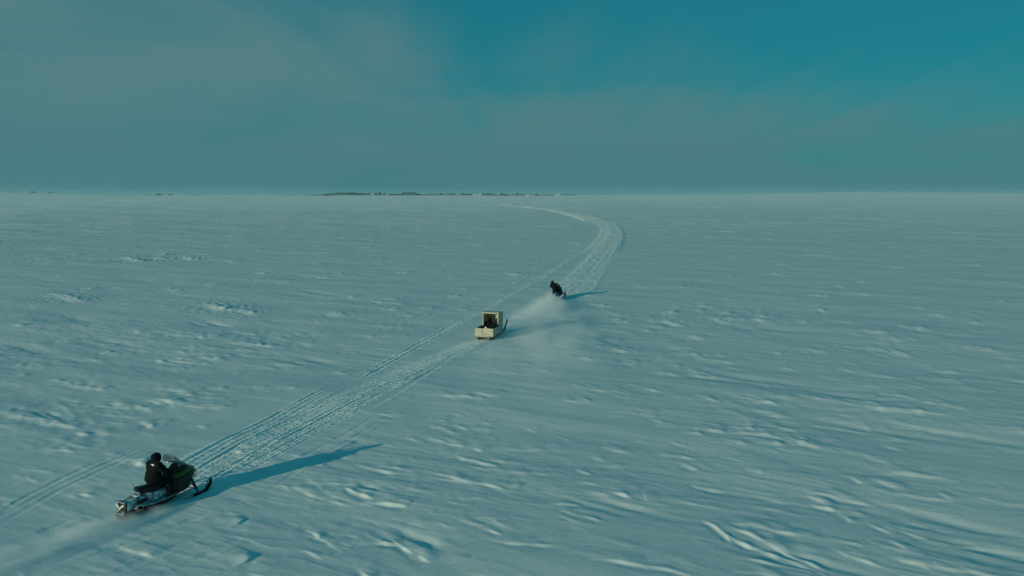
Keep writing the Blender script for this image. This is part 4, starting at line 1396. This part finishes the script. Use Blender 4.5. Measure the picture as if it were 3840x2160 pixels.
box(bm, (-0.141, Y0 - 0.02, (BH0 + BH1) / 2), (0.022, 0.006, BH1 - BH0 + 0.02))
obj("strap", bm, MT["strap"], sled, smooth=False)
bm = bmesh.new()
ellipsoid(bm, (-0.06, Y0 - 0.025, 0.52), (0.025, 0.018, 0.03), n=10)
obj("knob", bm, MT["strap"], sled)
for s in (-1, 1):
    bm = bmesh.new()
    box(bm, (s * (BW - 0.015), (Y0 + Y1) / 2 + 0.02, (BH0 + BH1) / 2 - 0.012), (0.03, Y1 - Y0 - 0.01, BH1 - BH0 - 0.03), bev=0.004)
    obj("side_board", bm, MT["ply"], sled, smooth=False)
    bm = bmesh.new()                                      # cabin side: a sheet with its front upper corner cut off
    pr = [(Y1, BH0), (Y1, CT), (Y2 - 0.30, CT - 0.02), (Y2, CT - 0.22), (Y2, BH0)]
    skin(bm, [[(s * CW, y, z) for y, z in pr], [(s * (CW - 0.028), y, z) for y, z in pr]])
    obj("cabin_side", bm, MT["ply"], sled, smooth=False)
    bm = bmesh.new()
    box(bm, (s * (CW - 0.052), Y1 + 0.03, (BH0 + CT) / 2), (0.045, 0.045, CT - BH0 - 0.07))
    obj("post", bm, MT["ply"], sled, smooth=False)
    bm = bmesh.new()                                      # filler strip where the cabin is narrower than the box
    box(bm, (s * (CW + BW - 0.0) / 2, Y1 + 0.02, (BH0 + BH1) / 2), (BW - CW - 0.004, 0.025, BH1 - BH0))
    obj("filler_strip", bm, MT["ply"], sled, smooth=False)
bm = bmesh.new()
box(bm, (BW + 0.008, Y0 + 0.17, 0.66), (0.016, 0.07, 0.10), bev=0.004)
obj("latch", bm, MT["steel"], sled)
bm = bmesh.new()
skin(bm, [[(-CW - 0.03, y, z) for y, z in ((Y1 - 0.05, CT + 0.004), (Y2 - 0.29, CT - 0.015), (Y2 + 0.02, CT - 0.23), (Y2 + 0.02, CT - 0.20), (Y2 - 0.28, CT + 0.02), (Y1 - 0.05, CT + 0.04))],
          [(CW + 0.03, y, z) for y, z in ((Y1 - 0.05, CT + 0.004), (Y2 - 0.29, CT - 0.015), (Y2 + 0.02, CT - 0.23), (Y2 + 0.02, CT - 0.20), (Y2 - 0.28, CT + 0.02), (Y1 - 0.05, CT + 0.04))]])
obj("cabin_roof", bm, MT["ply"], sled, smooth=False)
bm = bmesh.new()
box(bm, (0, Y2 - 0.016, (BH0 + CT - 0.25) / 2), (2 * CW - 0.06, 0.028, CT - 0.25 - BH0))
obj("cabin_front", bm, MT["ply_in"], sled, smooth=False)
bm = bmesh.new()
box(bm, (0, Y1 + 0.03, CT - 0.035), (2 * CW - 0.06, 0.045, 0.06))
obj("header", bm, MT["ply"], sled, smooth=False)

# passenger leaning back in the cabin, knees drawn up towards its open side
J3 = {"pelvis": (-0.20, 0.42, 0.48), "chest": (-0.22, 0.70, 0.80), "neck": (-0.21, 0.74, 1.01), "head": (-0.19, 0.70, 1.13), "look": (0.80, -0.50, -0.42),
      "shoulder": [(-0.02, 0.62, 0.90), (-0.41, 0.72, 0.91)],
      "elbow": [(0.10, 0.34, 0.76), (-0.47, 0.46, 0.70)], "wrist": [(0.06, 0.10, 0.76), (-0.32, 0.22, 0.68)], "hand": [(0.05, 0.02, 0.78), (-0.25, 0.12, 0.72)], "bar": [R(170), R(200)],
      "hip": [(-0.08, 0.38, 0.46), (-0.30, 0.38, 0.46)], "knee": [(0.14, -0.04, 0.72), (-0.18, -0.06, 0.70)], "ankle": [(0.34, -0.18, 0.62), (-0.08, -0.42, 0.44)],
      "toe": [(R(60), 0, R(-90)), (R(20), 0, R(175))], "hem": -0.12}
J3["shoulder"] = [J3["shoulder"][1], J3["shoulder"][0]]
for k_ in ("elbow", "wrist", "hand", "hip", "knee", "ankle", "toe"):
    J3[k_] = J3[k_][::-1]
p3 = empty("person", sled.location, sled.rotation_euler)
make_person(p3, J3, MT["parka"], MT["navy"], 9, False, 1.14, MT["trousers"])
tag(p3, "person in a dark hood and parka slumped inside the plywood sled cabin", "person", "people travelling over the snow")


def local(o, p):
    m = Matrix.Translation(o.location) @ o.rotation_euler.to_matrix().to_4x4()
    return m @ Vector(p)


bm = bmesh.new()                                          # dark sleeping bag heaped over the passenger's knees
capsule(bm, (0.05, 0.26, 0.56), 0.20, (0.38, -0.10, 0.78), 0.20)
capsule(bm, (0.36, 0.22, 0.60), 0.18, (0.44, -0.05, 0.94), 0.14)
capsule(bm, (0.02, -0.30, 0.66), 0.18, (0.42, -0.36, 0.76), 0.18)
capsule(bm, (0.46, -0.05, 0.96), 0.09, (0.57, -0.08, 1.10), 0.04)
bm = fused(bm, 0.02, 3, 0.03, 7.0, 4)
o_ = obj("bundle", bm, MT["navy"])
o_.location, o_.rotation_euler = sled.location, sled.rotation_euler
tag(o_, "dark navy bundle heaped beside the passenger's knees in the sled", "bundle")
bm = bmesh.new()                                          # dark tarp lying along the left wall
for a_, b_, r_ in (((-0.50, -0.92, 0.70), (-0.50, 0.10, 0.74), 0.10), ((-0.42, -0.85, 0.52), (-0.36, 0.05, 0.52), 0.17)):
    capsule(bm, a_, r_, b_, r_)
bm = fused(bm, 0.02, 3, 0.04, 6.0, 8)
o_ = obj("tarp", bm, MT["canvas"])
o_.location, o_.rotation_euler = sled.location, sled.rotation_euler
tag(o_, "dark folded tarp lying along the left inside of the sled box", "tarp")
bm = bmesh.new()
ellipsoid(bm, (0.10, -0.86, 0.72), (0.24, 0.13, 0.13))
ellipsoid(bm, (0.04, -0.84, 0.86), (0.09, 0.07, 0.08))
ellipsoid(bm, (0.34, -0.84, 0.60), (0.20, 0.13, 0.14))
bm = fused(bm, 0.02, 2, 0.03, 8.0, 3)
o_ = obj("bag", bm, MT["bag"])
o_.location, o_.rotation_euler = sled.location, sled.rotation_euler
tag(o_, "pale lumpy bag showing just above the sled's tail board", "bag")


# ---------------------------------------------------------------- blowing snow thrown up by the machines
def spray(name, a, b, r0, r1, z0, z1, dens, label, zbase=-0.3, wisps=1.1, seed=0.0, nscale=0.8, grow=0.12, tail=1.0, edge=1.0):
    """plume from a to b; r: half width, z: height at each end"""
    d = b - a
    ln = d.length
    bm = bmesh.new()
    rr = []
    for k in range(13):
        t = k / 12
        ry, rz = r0 + (r1 - r0) * t, z0 + (z1 - z0) * t
        e = min(1.0, 0.35 + 5 * t, 0.35 + 5 * (1 - t))
        rr.append([(t * ln, ry * e * math.cos(2 * math.pi * q / 20), max(zbase, rz * e * math.sin(2 * math.pi * q / 20))) for q in range(20)])
    skin(bm, rr)
    m = bpy.data.materials.new("blowing_snow")
    m.use_nodes = True
    t_ = m.node_tree
    t_.nodes.clear()
    mo = N(t_, "ShaderNodeOutputMaterial")
    pv = N(t_, "ShaderNodeVolumePrincipled")
    pv.inputs["Color"].default_value = (0.97, 0.97, 0.97, 1)
    pv.inputs["Anisotropy"].default_value = 0.0
    L(t_, pv, 0, mo, "Volume")
    tcn = N(t_, "ShaderNodeTexCoord")
    sp = N(t_, "ShaderNodeSeparateXYZ")
    L(t_, tcn, "Object", sp, 0)
    t = M(t_, "DIVIDE", sp.outputs[0], ln)
    ry = M(t_, "ADD", r0, M(t_, "MULTIPLY", t, r1 - r0))
    rz = M(t_, "ADD", z0, M(t_, "MULTIPLY", t, z1 - z0))
    q = M(t_, "ADD", M(t_, "POWER", M(t_, "ABSOLUTE", M(t_, "DIVIDE", sp.outputs[1], ry)), 2.0), M(t_, "POWER", M(t_, "ABSOLUTE", M(t_, "DIVIDE", sp.outputs[2], rz)), 2.0))
    fall = M(t_, "POWER", M(t_, "MAXIMUM", M(t_, "SUBTRACT", 1.0, q), 0.0), edge)
    env = M(t_, "MULTIPLY", SS(t_, t, 0.0, grow), M(t_, "POWER", M(t_, "MAXIMUM", M(t_, "SUBTRACT", 1.0, t), 0.0), tail))
    mpn = N(t_, "ShaderNodeMapping")
    mpn.inputs["Scale"].default_value = (nscale * 0.6, nscale, nscale)
    mpn.inputs["Location"].default_value = (seed, seed * 2, 0)
    L(t_, tcn, "Object", mpn, 0)
    nn = N(t_, "ShaderNodeTexNoise", i_Scale=1.0, i_Detail=4.0, i_Roughness=0.6, i_Distortion=0.5)
    L(t_, mpn, 0, nn, 0)
    wsp = M(t_, "MAXIMUM", M(t_, "ADD", 1.0 - wisps, M(t_, "MULTIPLY", SS(t_, nn.outputs[0], 0.34, 0.68), 2 * wisps)), 0.0)
    t_.links.new(M(t_, "MULTIPLY", M(t_, "MULTIPLY", fall, env), M(t_, "MULTIPLY", wsp, dens)), pv.inputs["Density"])
    o = obj(name, bm, m)
    o.location = (a.x, a.y, zat(a.x, a.y))
    o.rotation_euler = (0, 0, math.atan2(d.y, d.x))
    tag(o, label, kind="stuff")
    return o


f2 = Vector((math.sin(SM2_H), math.cos(SM2_H)))
s2 = SM2 - f2 * 0.2
spray("snow_cloud", s2 + Vector((-0.45, 0.0)), G(1930, 1215), 0.7, 1.5, 1.1, 0.85, 0.7, "dense cloud of snow thrown up behind the far snowmobile", seed=1.3, grow=0.06, tail=0.9, nscale=0.7)
spray("snow_cloud", s2 + Vector((-0.2, -0.6)), G(1985, 1540), 1.0, 6.0, 1.1, 1.7, 0.36, "thin veil of blowing snow drifting to the right of the sled", seed=5.1, grow=0.05, tail=1.3, nscale=0.35)
fs = Vector((math.sin(SLED_H), math.cos(SLED_H)))
spray("snow_cloud", SLED - fs * 1.0, G(1430, 1440), 0.8, 1.2, 0.35, 0.4, 0.5, "low snow dust trailing behind the plywood sled", seed=2.2, nscale=0.8)
f1 = Vector((math.sin(SM1_H), math.cos(SM1_H)))
q1 = Vector((math.cos(SM1_H), -math.sin(SM1_H)))
spray("snow_cloud", SM1 + f1 * 0.1 + q1 * 0.72, SM1 - f1 * 9.0 + q1 * 0.1 + Vector((-1.2, 0)), 0.42, 1.7, 0.30, 0.62, 2.3, "low snow dust swirling along and behind the near snowmobile's track", seed=3.7, nscale=1.1, tail=1.1)

# ---------------------------------------------------------------- air
bm = bmesh.new()
box(bm, (0, 0, 13.0), (10400, 10400, 31.0))
hm = bpy.data.materials.new("cold_air")
hm.use_nodes = True
ht = hm.node_tree
ht.nodes.clear()
ho = N(ht, "ShaderNodeOutputMaterial")
hv = N(ht, "ShaderNodeVolumePrincipled")
hv.inputs["Color"].default_value = (0.62, 0.92, 0.96, 1)
hv.inputs["Density"].default_value = 0.00008
hv.inputs["Anisotropy"].default_value = 0.0
L(ht, hv, 0, ho, "Volume")
HAZE = True
if HAZE:
    hz = obj("haze", bm, hm, smooth=False)
    tag(hz, "thin cold haze over the snow plain", kind="stuff")
